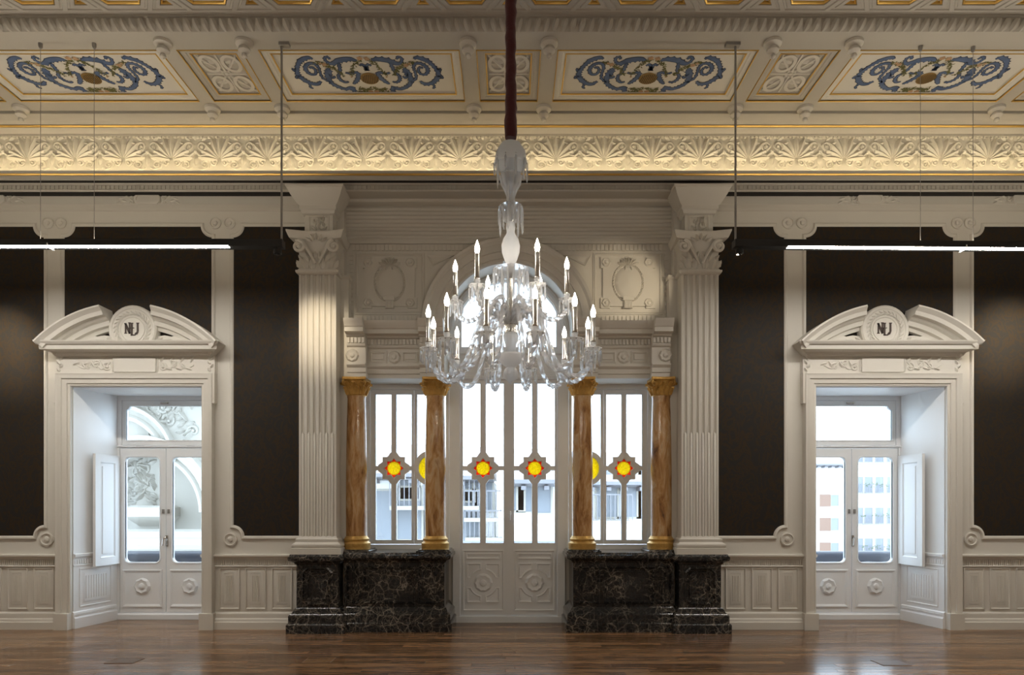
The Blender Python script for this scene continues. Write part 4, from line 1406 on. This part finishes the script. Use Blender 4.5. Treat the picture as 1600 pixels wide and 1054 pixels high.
for s, n in ((-1, 1), (1, 2)):
    side = 'left' if s < 0 else 'right'
    X0, X1 = sorted((s * 1.86, s * .71))
    win = empty('window_%d' % n, (s * 1.25, WY, .94), label='white window with stained glass star and roundel behind the %s columns' % side, kind='structure')
    a, b = sorted((s * 1.76, s * .755))
    obj('frame', G().prism(rect(X0, X1, .90, 3.06), WY, WY + .10, [rect(a, b, .985, 2.95)]), 'white', win, sm=0)
    def sp(p): return [tuple(sorted((s * u, s * v))) for u, v in p]
    xa, xb = sorted((s * 1.755, s * 1.205))
    sA = glazed(win, 'sash', xa, xb, .99, 2.945, WY + .012, WY + .065, sp([(1.69, 1.492), (1.428, 1.235)]), s * 1.46, 1.045, 2.89, star_clear)
    star_block(s * 1.46, ZS, sA, WY + .004, WY + .07)
    xa, xb = sorted((s * 1.20, s * .76))
    sB = glazed(win, 'sash', xa, xb, .99, 2.945, WY + .012, WY + .065, sp([(1.165, 1.005), (.955, .80)]), s * .98, 1.045, 2.89, ring_clear)
    cx = s * .98
    ring = ell(cx, ZS, .225, .225, 40)
    obj('roundel_ring', G().prism(ring, WY + .0, WY + .07, [ell(cx, ZS, .172, .172, 40)]), 'white', sB, sm=30)
    obj('yellow_roundel', G().prism(ell(cx, ZS, .174, .174, 40), WY + .03, WY + .036), 'yellow', sB, sm=0)
    # mirror strip with rounded ends on the outer cheek and on the post by the door
    xo = s * 1.90
    T = (lambda s, xo: lambda x, y, z: (xo + s * (y - .0) - s * (x - .20) * .28, x, z))(s, xo)
    hole = rrect(.17, .36, 1.06, 2.86, .085, 8)
    lin_ = obj('cheek_panel', G(T).prism(rect(.13, .43, .94, 3.01), -.012, .08, [hole]), 'white', win, sm=0)
    obj('cheek_mirror', G(T).prism(hole, .004, .012), 'mirror', lin_, sm=0)
    obj('mirror_bead', G(T).mould(poly_ccw(hole), [(.012, -.012), (.008, -.022), (-.004, -.014), (-.006, .004)]), 'white', lin_)
    obj('apron', G().box(min(s * .71, s * 1.97), max(s * .71, s * 1.97), WY + .02, WY + .12, -.02, .92), 'plaster', win, sm=0)
    obj('post', G().box(min(s * .71, s * .62), max(s * .71, s * .62), WY - .01, WY + .12, 0, 3.07), 'white', win, sm=0)
# central double door
door = empty('door_3', (0, WY, 0), label='white central double door with stained glass stars between the marble columns', kind='structure')
obj('frame', G().prism(rect(-.71, .71, 0, 3.43), WY + .01, WY + .11, [rect(-.615, .615, .085, 3.075)]), 'white', door, sm=0)
obj('threshold', G().box(-.70, .70, WY - .02, WY + .02, 0, .075), 'white', door, sm=0)
obj('transom_beam', G().sweepx([(WY + .02, 3.07), (WY - .03, 3.08), (WY - .03, 3.11), (WY - .015, 3.12), (WY - .015, 3.38), (WY - .04, 3.395), (WY - .04, 3.425), (WY + .02, 3.43)], -.77, .77).rosette(-.33, 3.25, .06, WY - .015, .02).rosette(.33, 3.25, .06, WY - .015, .02), 'white', door, sm=20)
for q in (-1, 1):
    x0, x1 = sorted((q * .004, q * .612))
    y0, y1 = WY + .012, WY + .065
    panes = [tuple(sorted((q * u, q * v))) for u, v in ((.583, .365), (.292, .068))]
    lf = glazed(door, 'door_leaf', x0, x1, .09, 3.07, y0, y1, panes, q * .3285, 1.005, 3.03, star_clear)
    star_block(q * .3285, ZS, lf, WY + .004, WY + .07)
    # geometric lower panel
    cx, cz = q * .325, .50
    g = G()
    rp = [(0, y0), (0, y0 - .014), (-.012, y0 - .016), (-.018, y0 - .004), (-.024, y0)]
    g.mould(rect(cx - .262, cx + .262, .145, .915), rp)
    g.mould(rect(cx - .22, cx + .22, .80, .875), [(a, b) for a, b in rp])
    for u in (-1, 1):
        for v in (-1, 1):
            P = [(cx + u * .21, cz + v * .055), (cx + u * .21, cz + v * .25), (cx + u * .025, cz + v * .25), (cx + u * .025, cz + v * .165)]
            ac = [(cx + u * .165 * cos(radians(t)), cz + v * .165 * sin(radians(t))) for t in (80, 65, 50, 35, 20)]
            g.mould(poly_ccw(P + ac), [(a, b) for a, b in rp])
    obj('lower_panel', g, 'white', lf, sm=20)
    obj('rosette', G().rosette(cx, cz, .118, y0, .028, 10), 'white', lf)
    obj('hinge', G().tube([(q * .615, y0 - .008, 2.05), (q * .615, y0 - .008, 2.15)], .008, 8).tube([(q * .615, y0 - .008, .62), (q * .615, y0 - .008, .72)], .008, 8).tube([(q * .615, y0 - .008, 1.13), (q * .615, y0 - .008, 1.22)], .008, 8), 'white', lf)
obj('meeting_stile', G().prism(rect(-.028, .028, .09, 3.07), WY - .004, WY + .012), 'white', door, sm=0)
g = G().box(.006, .03, WY - .012, WY - .002, 1.27, 1.42)
g.tube([(.018, WY - .01, 1.40), (.018, WY - .05, 1.40), (.012, WY - .055, 1.30)], .009, 8)
obj('door_handle', g, 'white', door)
# arched fanlight
fan = empty('window_3', (0, WY, 3.43), label='arched white fanlight above the central double door', kind='structure')
out = [(-.775, 3.43)] + arc(0, SPR, .775, 180, 0, 32) + [(.775, 3.43)]
Ri = .66
holes = []
for xa, xb in ((-.60, -.36), (-.30, -.03), (.03, .30), (.36, .60)):
    top = []
    for i in range(7):
        x = xb + (xa - xb) * i / 6
        top.append((x, SPR + sqrt(max(0.0001, Ri ** 2 - x * x)) - .0))
    holes.append([(xa, 3.49), (xb, 3.49)] + top)
fs_ = obj('sash', G().prism(out, WY + .01, WY + .07, holes), 'white', fan, sm=25)
for h_ in holes:
    obj('pane', G().prism(h_, WY + .04, WY + .045), 'pane', fs_, sm=0)
obj('arch_bead', G().mould(arc(0, SPR, .70, 180, 0, 32), [(.03, WY + .01), (.03, WY - .02), (0, WY - .03), (-.03, WY - .01), (-.03, WY + .01)], closed=False), 'white', fs_, sm=25)

# ------------------------------------------------------------------ chandelier
CX, CY = 0.02, -3.0
def zpx(py): return EYE + (785 - py) / 208.0
ch = empty('chandelier', (CX, CY, zpx(597)), label='large crystal chandelier with candle bulbs on a red velvet cord', cat='chandelier')
WMc = Matrix.Translation((CX, CY, 0))
def cpart(name, g, m, par=ch, sm=38, **k):
    g.v = [(x + CX, y + CY, z) for x, y, z in g.v]
    return obj(name, g, m, par, sm, **k)
rnd = random.Random(5)
pts, rad = [], []
z = 6.5
while z > zpx(224):
    pts.append((rnd.uniform(-.004, .004), rnd.uniform(-.004, .004), z))
    rad.append(.040 + rnd.uniform(-.004, .005) + (.004 if z < 4.6 else 0))
    z -= .045
cpart('velvet_sleeve', G().tube(pts, rad, 12), 'velvet')
Z = zpx
cpart('canopy', G().lathe([(.03, Z(222)), (.075, Z(226)), (.11, Z(238)), (.125, Z(256)), (.12, Z(258)), (.10, Z(242)), (.06, Z(232)), (.03, Z(230))], (0, 0, 0), 28), 'frost')
cpart('canopy_stem', G().lathe([(.035, Z(228)), (.038, Z(245)), (.045, Z(275)), (.04, Z(283))], (0, 0, 0), 16), 'frost')
def prism_drop(g, x, y, ztop, L, r=.0085):
    g.lathe([(0, 0), (r * .7, -.012), (r, -.02), (r, -L * .82), (0, -L)], (x, y, ztop), 6)
    g.lathe([(0, .012), (.006, .006), (0, 0)], (x, y, ztop), 6)
def drops(name, R_, ztop, L, n, par=ch, jitter=.2, a0=0.0):
    g = G()
    for i in range(n):
        a = a0 + 2 * pi * i / n
        prism_drop(g, R_ * cos(a), R_ * sin(a), ztop, L * (1 + jitter * (-1) ** i))
    return cpart(name, g, 'crystal', par, sm=0, kind='stuff')
drops('canopy_drops', .122, Z(252), .14, 10)
fl = lambda a, k: 1 + .10 * cos(10 * a)
cpart('crystal_vase', G().lathe([(.02, Z(322)), (.028, Z(318)), (.03, Z(308)), (.045, Z(298)), (.07, Z(288)), (.075, Z(280)), (.085, Z(275)), (.08, Z(273)), (.05, Z(280)), (.02, Z(300))], (0, 0, 0), 30, 'z', fl), 'crystal')
cpart('crystal_crown', G().lathe([(.02, Z(350)), (.05, Z(345)), (.06, Z(335)), (.075, Z(326)), (.085, Z(322)), (.07, Z(320)), (.03, Z(326)), (.02, Z(340))], (0, 0, 0), 24, 'z', fl), 'crystal')
drops('crown_drops', .088, Z(325), .17, 14)
cpart('baluster', G().lathe([(.02, Z(340)), (.03, Z(346)), (.036, Z(354)), (.03, Z(362)), (.034, Z(366)), (.058, Z(374)), (.070, Z(384)), (.066, Z(394)), (.048, Z(406)), (.030, Z(414)), (.034, Z(418)), (.028, Z(424))], (0, 0, 0), 28), 'frost')
cpart('upper_dish', G().lathe([(.03, Z(430)), (.07, Z(428)), (.125, Z(423)), (.135, Z(421)), (.125, Z(425)), (.07, Z(432)), (.03, Z(434))], (0, 0, 0), 32, 'z', lambda a, k: 1 + .03 * cos(16 * a)), 'crystal')
drops('dish_drops', .128, Z(424), .13, 18)
drops('inner_drops', .07, Z(430), .22, 10)
cpart('shaft', G().lathe([(.014, Z(420)), (.014, Z(502))], (0, 0, 0), 10), 'chrome')
cpart('hub', G().lathe([(.02, Z(500)), (.052, Z(502)), (.056, Z(506)), (.048, Z(509)), (.050, Z(520)), (.03, Z(523))], (0, 0, 0), 24), 'chrome')
cpart('hub_cup', G().lathe([(.045, Z(519)), (.058, Z(524)), (.045, Z(536)), (.032, Z(552)), (.04, Z(558))], (0, 0, 0), 24), 'frost')
cpart('lower_bowl', G().lathe([(.03, Z(552)), (.09, Z(553)), (.10, Z(556)), (.098, Z(560)), (.07, Z(568)), (.035, Z(573)), (.03, Z(574))], (0, 0, 0), 28), 'frost')
cpart('finial_ball', G().lathe([(.028, Z(573)), (.046, Z(577)), (.056, Z(584)), (.046, Z(591)), (.022, Z(595)), (.012, Z(598)), (0, Z(601))], (0, 0, 0), 24, 'z', lambda a, k: 1 + .03 * cos(12 * a)), 'frost')
def make_arm(path, tipz, R_, par):
    """one branch in the +x direction: twisted glass tube, drip pan with drops, candle and bulb"""
    P = smooth(path, 7)
    arm = cpart('arm', G().tube([(x, 0, z) for x, z in P], .0165, 8, 1.0, .45, 4), 'crystal', ch, 50)
    pz = tipz - .335
    pan = G().lathe([(.012, pz - .05), (.02, pz - .035), (.014, pz - .015), (.02, pz), (.05, pz + .006), (.062, pz + .016), (.060, pz + .020), (.045, pz + .012), (.018, pz + .010), (.016, pz + .03), (.024, pz + .05), (.020, pz + .06)], (R_, 0, 0), 20, 'z', lambda a, k: 1 + (.05 * cos(10 * a) if k in (4, 5, 6) else 0))
    cpart('drip_pan', pan, 'frost', arm)
    g = G()
    for i in range(9):
        a = 2 * pi * i / 9
        prism_drop(g, R_ + .056 * cos(a), .056 * sin(a), pz + .004, .095 * (1 + .25 * (i % 2)), .0075)
    cpart('crystal_drops', g, 'crystal', arm, 0, kind='stuff')
    cpart('candle_tube', G().lathe([(.018, pz + .055), (.022, pz + .065), (.0165, pz + .075), (.0165, pz + .235), (.018, pz + .238), (.012, pz + .242)], (R_, 0, 0), 14), 'chrome', arm)
    cpart('bulb', G().lathe([(.010, pz + .240), (.016, pz + .255), (.0185, pz + .272), (.015, pz + .293), (.007, pz + .315), (.003, pz + .328), (0, pz + .336)], (R_, 0, 0), 12), 'bulb', arm)
    return arm
def ring_of_arms(proto, n, off):
    base = WM[proto.name]
    def spin(a):
        return Matrix.Translation((CX, CY, 0)) @ Matrix.Rotation(a, 4, 'Z') @ Matrix.Translation((-CX, -CY, 0))
    kids = list(proto.children)
    for i in range(n):
        mw = spin(radians(off + i * 360 / n))
        if i == 0:
            continue
        a = link('arm', proto.data, ch, mw=mw)
        for k in kids:
            kk = link(k.name.split('.')[0], k.data, a, mw=mw, kind=k.get('kind'))
    mw = spin(radians(off))
    proto.matrix_local = WM[ch.name].inverted() @ mw
    WM[proto.name] = mw
low = make_arm([(.05, 2.85), (.12, 2.945), (.20, 2.93), (.27, 2.76), (.36, 2.53), (.47, 2.445), (.57, 2.485), (.62, 2.575)], EYE + 1.44, .62, ch)
ring_of_arms(low, 12, 15)
upp = make_arm([(.04, 2.90), (.10, 3.02), (.18, 3.00), (.25, 2.91), (.33, 2.885), (.40, 2.93), (.42, 2.985)], EYE + 1.835, .42, ch)
ring_of_arms(upp, 6, -4)

# ------------------------------------------------------------------ linear luminaires
LX, LY, LZ0 = 2.22, -1.43, 4.03
def luminaire(s, yaw, y=LY, nm='', ends=6.9):
    root = empty('linear_luminaire', (s * LX, y, LZ0), label='long black suspended linear lamp ' + nm, cat='lamp', group='black linear lamps')
    R = Matrix.Translation((s * LX, y, 0)) @ Matrix.Rotation(yaw, 4, 'Z') @ Matrix.Translation((-s * LX, -y, 0))
    def put(name, g, m, par=root, sm=0):
        g.v = [tuple(R @ Vector(p)) for p in g.v]
        return obj(name, g, m, par, sm)
    a, b = sorted((s * LX, s * ends))
    put('housing', G().box(a, b, y - .05, y + .05, LZ0, LZ0 + .07), 'black')
    a2, b2 = sorted((s * (LX + .53), s * (ends - .1)))
    put('diffuser', G().prism(rect(a2, b2, LZ0 - .003, LZ0 + .004), y - .0505, y + .0), 'diffuser')
    put('added_uplight_strip', G().prism(rect(a2, b2, LZ0 + .069, LZ0 + .073), y - .03, y + .03), 'uplight_fill')  # glowing strip added out of sight to brighten upper wall and ceiling
    for x in (LX + 2.30, ends - .5):
        put('joint', G().box(s * x - .006, s * x + .006, y - .053, y + .05, LZ0 - .014, LZ0 + .03), 'white')
    for x in (LX + .06, 6.55):
        put('spot_head', G().lathe([(.012, .0), (.012, -.012), (.035, -.016), (.04, -.06), (.034, -.062), (.03, -.04)], (s * x, y, LZ0), 16), 'black', sm=30)
    put('suspension_rod', G().tube([(s * (LX + .02), y, LZ0 + .08), (s * (LX + .02), y, CZ - .01)], .011, 8), 'steel', sm=40)
    put('ceiling_bracket', G().box(s * (LX - .02) - .06, s * (LX + .0) + .06, y - .03, y + .03, CZ - .03, CZ), 'steel')
    for x in (LX + 1.87, LX + 2.40, LX + 4.2):
        put('suspension_wire', G().tube([(s * x, y, LZ0 + .08), (s * x, y, CZ - .005)], .0028, 5), 'steel')
        put('wire_anchor', G().lathe([(.012, -.05), (.02, -.03), (.02, 0)], (s * x, y, CZ), 8), 'steel', sm=30)
luminaire(-1, 0.0, nm='hanging left of the chandelier before the window wall')
luminaire(1, radians(1.2), nm='hanging right of the chandelier before the window wall')
luminaire(-1, 0.0, y=-9.5, nm='added on the left behind the viewer as unseen fill light')  # unseen extra lamp, added to brighten the room
luminaire(1, 0.0, y=-9.5, nm='added on the right behind the viewer as unseen fill light')  # its twin on the right, likewise added as fill
def spot(loc, target, power, size, blend=.6, col=(1, .83, .58)):
    d = bpy.data.lights.new('spot_beam', 'SPOT')
    d.energy = power
    d.spot_size = radians(size)
    d.spot_blend = blend
    d.color = col
    d.shadow_soft_size = .03
    o = bpy.data.objects.new('spot_beam', d)
    COL.objects.link(o)
    o.location = loc
    o.rotation_euler = (Vector(target) - Vector(loc)).to_track_quat('-Z', 'Y').to_euler()
spot((-LX - .06, LY, LZ0 - .08), (-2.22, -.2, 3.50), 42, 46, 1.0)
spot((LX + .06, LY, LZ0 - .08), (1.42, .1, 4.16), 40, 36, .6)
spot((-6.55, LY, LZ0 - .08), (-6.1, 0, 3.35), 85, 44, 1.0)
spot((6.55, LY, LZ0 - .08), (6.05, 0, 3.45), 85, 44, 1.0)

# ------------------------------------------------------------------ floor hatches
for x, y, lab in ((-3.68, -1.62, 'small dark wooden hatch in the floor before the left niche'), (3.62, -1.70, 'small dark wooden hatch in the floor before the right niche'), (-1.82, -1.60, 'small wooden hatch in the floor before the left marble pedestal')):
    hroot = empty('floor_hatch', (x, y, 0), label=lab, cat='floor hatch', group='floor hatches')
    if x == -1.82:
        obj('lid', G().box(x - .13, x + .13, y - .10, y + .10, .0005, .0025), 'wood', hroot, sm=0)
    else:
        obj('lid', G().box(x - .13, x + .13, y - .10, y + .10, .0005, .003), 'hatch', hroot, sm=0)
    obj('rim', G(lambda a, b, c: (a, c, b)).mould(rect(x - .13, x + .13, y - .10, y + .10), [(.0, .0), (.0, .004), (.006, .004), (.006, .0)]), 'hatch', hroot, sm=0)

# ------------------------------------------------------------------ outside: balconies, stone facade, houses
tag(obj('street_ground', G().box(-60, 60, 2.4, 70, -6.2, -6.0), 'street', sm=0), 'pale street paving far below the windows', kind='structure')
for s in (-1, 1):
    c = s * NX
    side = 'left' if s < 0 else 'right'
    bal = empty('balcony', (c, 1.2, -.2), label='stone balcony with dark rail outside the %s niche door' % side, cat='balcony', group='balconies')
    obj('slab', G().box(c - 1.2, c + 1.2, .82, 1.62, -.25, -.03), 'stone', bal, sm=0)
    pr = [(1.36, .68), (1.33, .70), (1.33, .76), (1.345, .80), (1.38, .83), (1.46, .83), (1.495, .80), (1.51, .76), (1.51, .70), (1.48, .68)]
    obj('rail', G().sweepx(pr, c - 1.15, c + 1.15), 'rail', bal, sm=50)
    bl = None
    for k in range(9):
        x = c - 1.0 + .25 * k
        if bl is None:
            bl = obj('baluster', G().lathe([(.07, -.03), (.07, .05), (.045, .08), (.075, .22), (.07, .32), (.04, .48), (.045, .55), (.075, .60), (.085, .68)], (0, 1.42, 0), 12), 'stone', bal)
            bl.matrix_local = WM[bal.name].inverted() @ Matrix.Translation((x, 0, 0))
        else:
            link('baluster', bl.data, bal, mw=Matrix.Translation((x, 0, 0)))
bal = empty('balcony', (0, 1.3, -.2), label='stone balcony with low dark rail outside the central door', cat='balcony', group='balconies')
obj('slab', G().box(-2.6, 2.6, .66, 1.9, -.25, -.03), 'stone', bal, sm=0)
obj('rail', G().sweepx([(1.64, .84), (1.62, .88), (1.64, .94), (1.72, .96), (1.80, .94), (1.82, .88), (1.80, .84)], -2.5, 2.5), 'rail', bal, sm=50)
for k in range(20):
    x = -2.4 + k * .2526
    link('baluster', bl.data, bal, mw=Matrix.Translation((x, .30, .16)))

# ornate stone building on the left, seen through the left niche door
FY = 5.0
def ext(px, py, Y=FY):
    d = Y + 8.0
    return (.015 + (px - 797) * d / 1040, EYE + (785 - py) * d / 1040)
st = empty('stone_building', (-6.8, FY, -6), label='ornate pale stone building with arches outside the left niche door', cat='building')
a1 = ext(222, 800); r1 = 1.15
a2 = ext(188, 722); r2 = .86
opening1 = [(a1[0] - r1, -3.0), (a1[0] + r1, -3.0)] + arc(a1[0], a1[1], r1, 0, 180, 24)
obj('wall', G().prism(rect(-11.5, -4.6, -6.0, 8.0), FY, FY + .6, [opening1]), 'stone', st, sm=0)
obj('recess', G().box(a1[0] - 1.6, a1[0] + 1.6, FY + .6, FY + .7, -4, a1[1] + 1.6), 'stone', st, sm=0)
obj('archivolt', G().mould(arc(a1[0], a1[1], r1, 0, 180, 28), [(-.02, FY + .3), (-.02, FY - .05), (.05, FY - .09), (.10, FY - .05), (.14, FY - .12), (.24, FY - .13), (.27, FY - .18), (.34, FY - .18), (.36, FY)], closed=False), 'stone', st, sm=25)
obj('upper_archivolt', G().mould(arc(a2[0], a2[1], r2, 0, 150, 28), [(-.02, FY), (-.02, FY - .12), (.05, FY - .16), (.10, FY - .08), (.16, FY - .08), (.20, FY - .16), (.26, FY - .16), (.28, FY)], closed=False), 'stone', st, sm=25)
rnd = random.Random(11)
for (px, py, nn, w_, h_) in ((268, 655, 26, 45, 24), (228, 752, 30, 20, 40), (205, 770, 10, 10, 20)):
    g = G()
    yb = FY + (.60 if py > 720 else 0)
    for k in range(nn):
        x, z = ext(px + rnd.uniform(-w_, w_) * .8, py + rnd.uniform(-h_, h_) * .8, yb)
        if k % 3 == 0:
            g.spiral(x, z, rnd.uniform(.08, .14), 1.3, rnd.uniform(0, 6), rnd.choice((-1, 1)), yb - .01, .03, 14)
        g.leaf(x, z, rnd.uniform(0, 6.28), rnd.uniform(.16, .3), .12, .08, yb)
    obj('foliage_relief', g, 'stone', st)
x, z = ext(226, 815)
obj('console', ringstack([(x - .16, x + .16, FY + .3, FY + .6, z - .5), (x - .2, x + .2, FY + .2, FY + .6, z - .1), (x - .34, x + .34, FY + .05, FY + .6, z + .05), (x - .40, x + .40, FY - .02, FY + .6, z + .10), (x - .40, x + .40, FY - .02, FY + .6, z + .28), (x - .3, x + .3, FY + .1, FY + .6, z + .32)]), 'stone', st, sm=20)
x, z = ext(300, 850)
obj('cornice', G().sweepx([(FY, z - .1), (FY - .2, z), (FY - .25, z + .12), (FY - .35, z + .16), (FY - .35, z + .26), (FY, z + .3)], -11, -4.6), 'stone', st, sm=20)
x, z = ext(300, 632)
obj('upper_cornice', G().sweepx([(FY, z), (FY - .15, z + .04), (FY - .2, z + .2), (FY - .4, z + .26), (FY - .4, z + .4), (FY, z + .45)], -11, -4.6), 'stone', st, sm=20)

def house(label, cat_label, X0, X1, Y, zt, wins, balc=(), eave=True, roof=True, wm='render', shutters=()):
    root = empty('house', ((X0 + X1) / 2, Y, -6), label=label, cat='building', group='houses across the street')
    obj('facade', G().box(X0, X1, Y, Y + 6, -6, zt), wm, root, sm=0)
    if eave:
        obj('eaves', G().sweepx([(Y, zt - .05), (Y - .8, zt + .05), (Y - .8, zt + .18), (Y, zt + .3)], X0, X1), 'eave', root, sm=0)
        g = G()
        n = int((X1 - X0) / .6)
        for i in range(n):
            x = X0 + (i + .5) * (X1 - X0) / n
            g.box(x - .08, x + .08, Y - .7, Y, zt - .16, zt - .03)
        obj('eave_brackets', g, 'eave', root, sm=0, kind='stuff')
    if roof:
        obj('roof', G().sweepx([(Y - .8, zt + .18), (Y + 3, zt + 1.5), (Y + 6.5, zt + .2)], X0, X1), 'roof', root, sm=0)
    for (x, z, ww, hh) in wins:
        wn = obj('window', G().prism(rect(x - ww / 2, x + ww / 2, z, z + hh), Y - .04, Y + .02, [rect(x - ww / 2 + .07, x + ww / 2 - .07, z + .07, z + hh - .07)]), 'stone', root, sm=0)
        obj('pane', G().box(x - ww / 2 + .06, x + ww / 2 - .06, Y - .012, Y + .01, z + .06, z + hh - .06), 'wpane', wn, sm=0)
    for (x, z, ww, hh) in shutters:
        obj('shutter', G().box(x - ww / 2, x + ww / 2, Y - .06, Y, z, z + hh), 'shut', root, sm=0)
    for (x, z, ww) in balc:
        b = obj('balcony', G().box(x - ww / 2, x + ww / 2, Y - .7, Y, z - .14, z), 'stone', root, sm=0)
        g = G().box(x - ww / 2, x + ww / 2, Y - .69, Y - .65, z + .92, z + .97)
        n = int(ww / .16)
        for i in range(n + 1):
            xx = x - ww / 2 + ww * i / n
            g.box(xx - .015, xx + .015, Y - .68, Y - .66, z, z + .93)
        obj('railing', g, 'eave', b, sm=0)
        g = G()
        for i in range(26):
            g.leaf(x + rnd.uniform(-.5, .5) * ww, z + .9 + rnd.uniform(-.2, .2), rnd.uniform(0, 6.28), .16, .09, .05, Y - .7, 3)
        if Y > 18: obj('balcony_plants', g, 'plant', b, sm=0, kind='stuff')
def hx(px, Y): return .015 + (px - 797) * (Y + 8) / 1040
def hz(py, Y): return EYE + (785 - py) * (Y + 8) / 1040
Y = 16.0
house('white house with dark eaves seen through the left window', '', hx(520, Y), hx(660, Y), Y, hz(748, Y), [(hx(640, Y), hz(845, Y), 1.0, 2.0), (hx(598, Y), hz(850, Y), 1.0, 2.0), (hx(640, Y), hz(782, Y), .8, 1.0)], [(hx(640, Y), hz(790, Y), 1.2)])
house('white house with dark eaves seen through the left leaf of the central door', '', hx(676, Y), hx(772, Y), Y, hz(752, Y), [(hx(724, Y), hz(785, Y), .9, 1.3), (hx(727, Y), hz(850, Y), 1.1, 2.0), (hx(755, Y), hz(800, Y), .8, 1.6), (hx(690, Y), hz(845, Y), 1, 2)], [(hx(755, Y), hz(808, Y), 1.3), (hx(757, Y), hz(838, Y), 1.3), (hx(724, Y), hz(790, Y), 1.2)])
Y = 15.0
house('white house with long dark eaves seen through the right leaf of the central door', '', hx(800, Y), hx(905, Y), Y, hz(758, Y), [(hx(809, Y), hz(800, Y), .55, 1.2), (hx(820, Y), hz(802, Y), .6, 1.3), (hx(850, Y), hz(804, Y), .6, 1.3)])
Y = 17.0
house('white house with dark eaves and balcony seen through the right window', '', hx(910, Y), hx(1060, Y), Y, hz(760, Y), [(hx(950, Y), hz(810, Y), 1.0, 2.0), (hx(985, Y), hz(810, Y), 1, 2.0), (hx(1015, Y), hz(810, Y), 1, 2)], [(hx(950, Y), hz(812, Y), 1.6)])
Y = 52.0
sh = [(hx(1289, Y), hz(791, Y), 1.0, 1.1), (hx(1289, Y), hz(829, Y), 1.0, 1.2), (hx(1289, Y), hz(866, Y), 1.0, 1.1)]
house('white apartment house with brown shutters seen through the right niche door', '', hx(1215, Y), hx(1322, Y), Y, hz(728, Y), [(hx(1304, Y), z, .8, h) for _, z, _, h in sh], (), True, True, 'render', sh)
Y = 60.0
house('tall white apartment block with many balconies seen through the right niche door', '', hx(1326, Y), hx(1520, Y), Y, hz(600, Y), [(hx(px, Y), hz(py, Y), .9, 1.7) for py in (866, 818, 770, 722) for px in (1342, 1357, 1374, 1392, 1410)], [(hx(1367, Y), hz(py + 1, Y), 3.6) for py in (866, 818, 770, 722)])
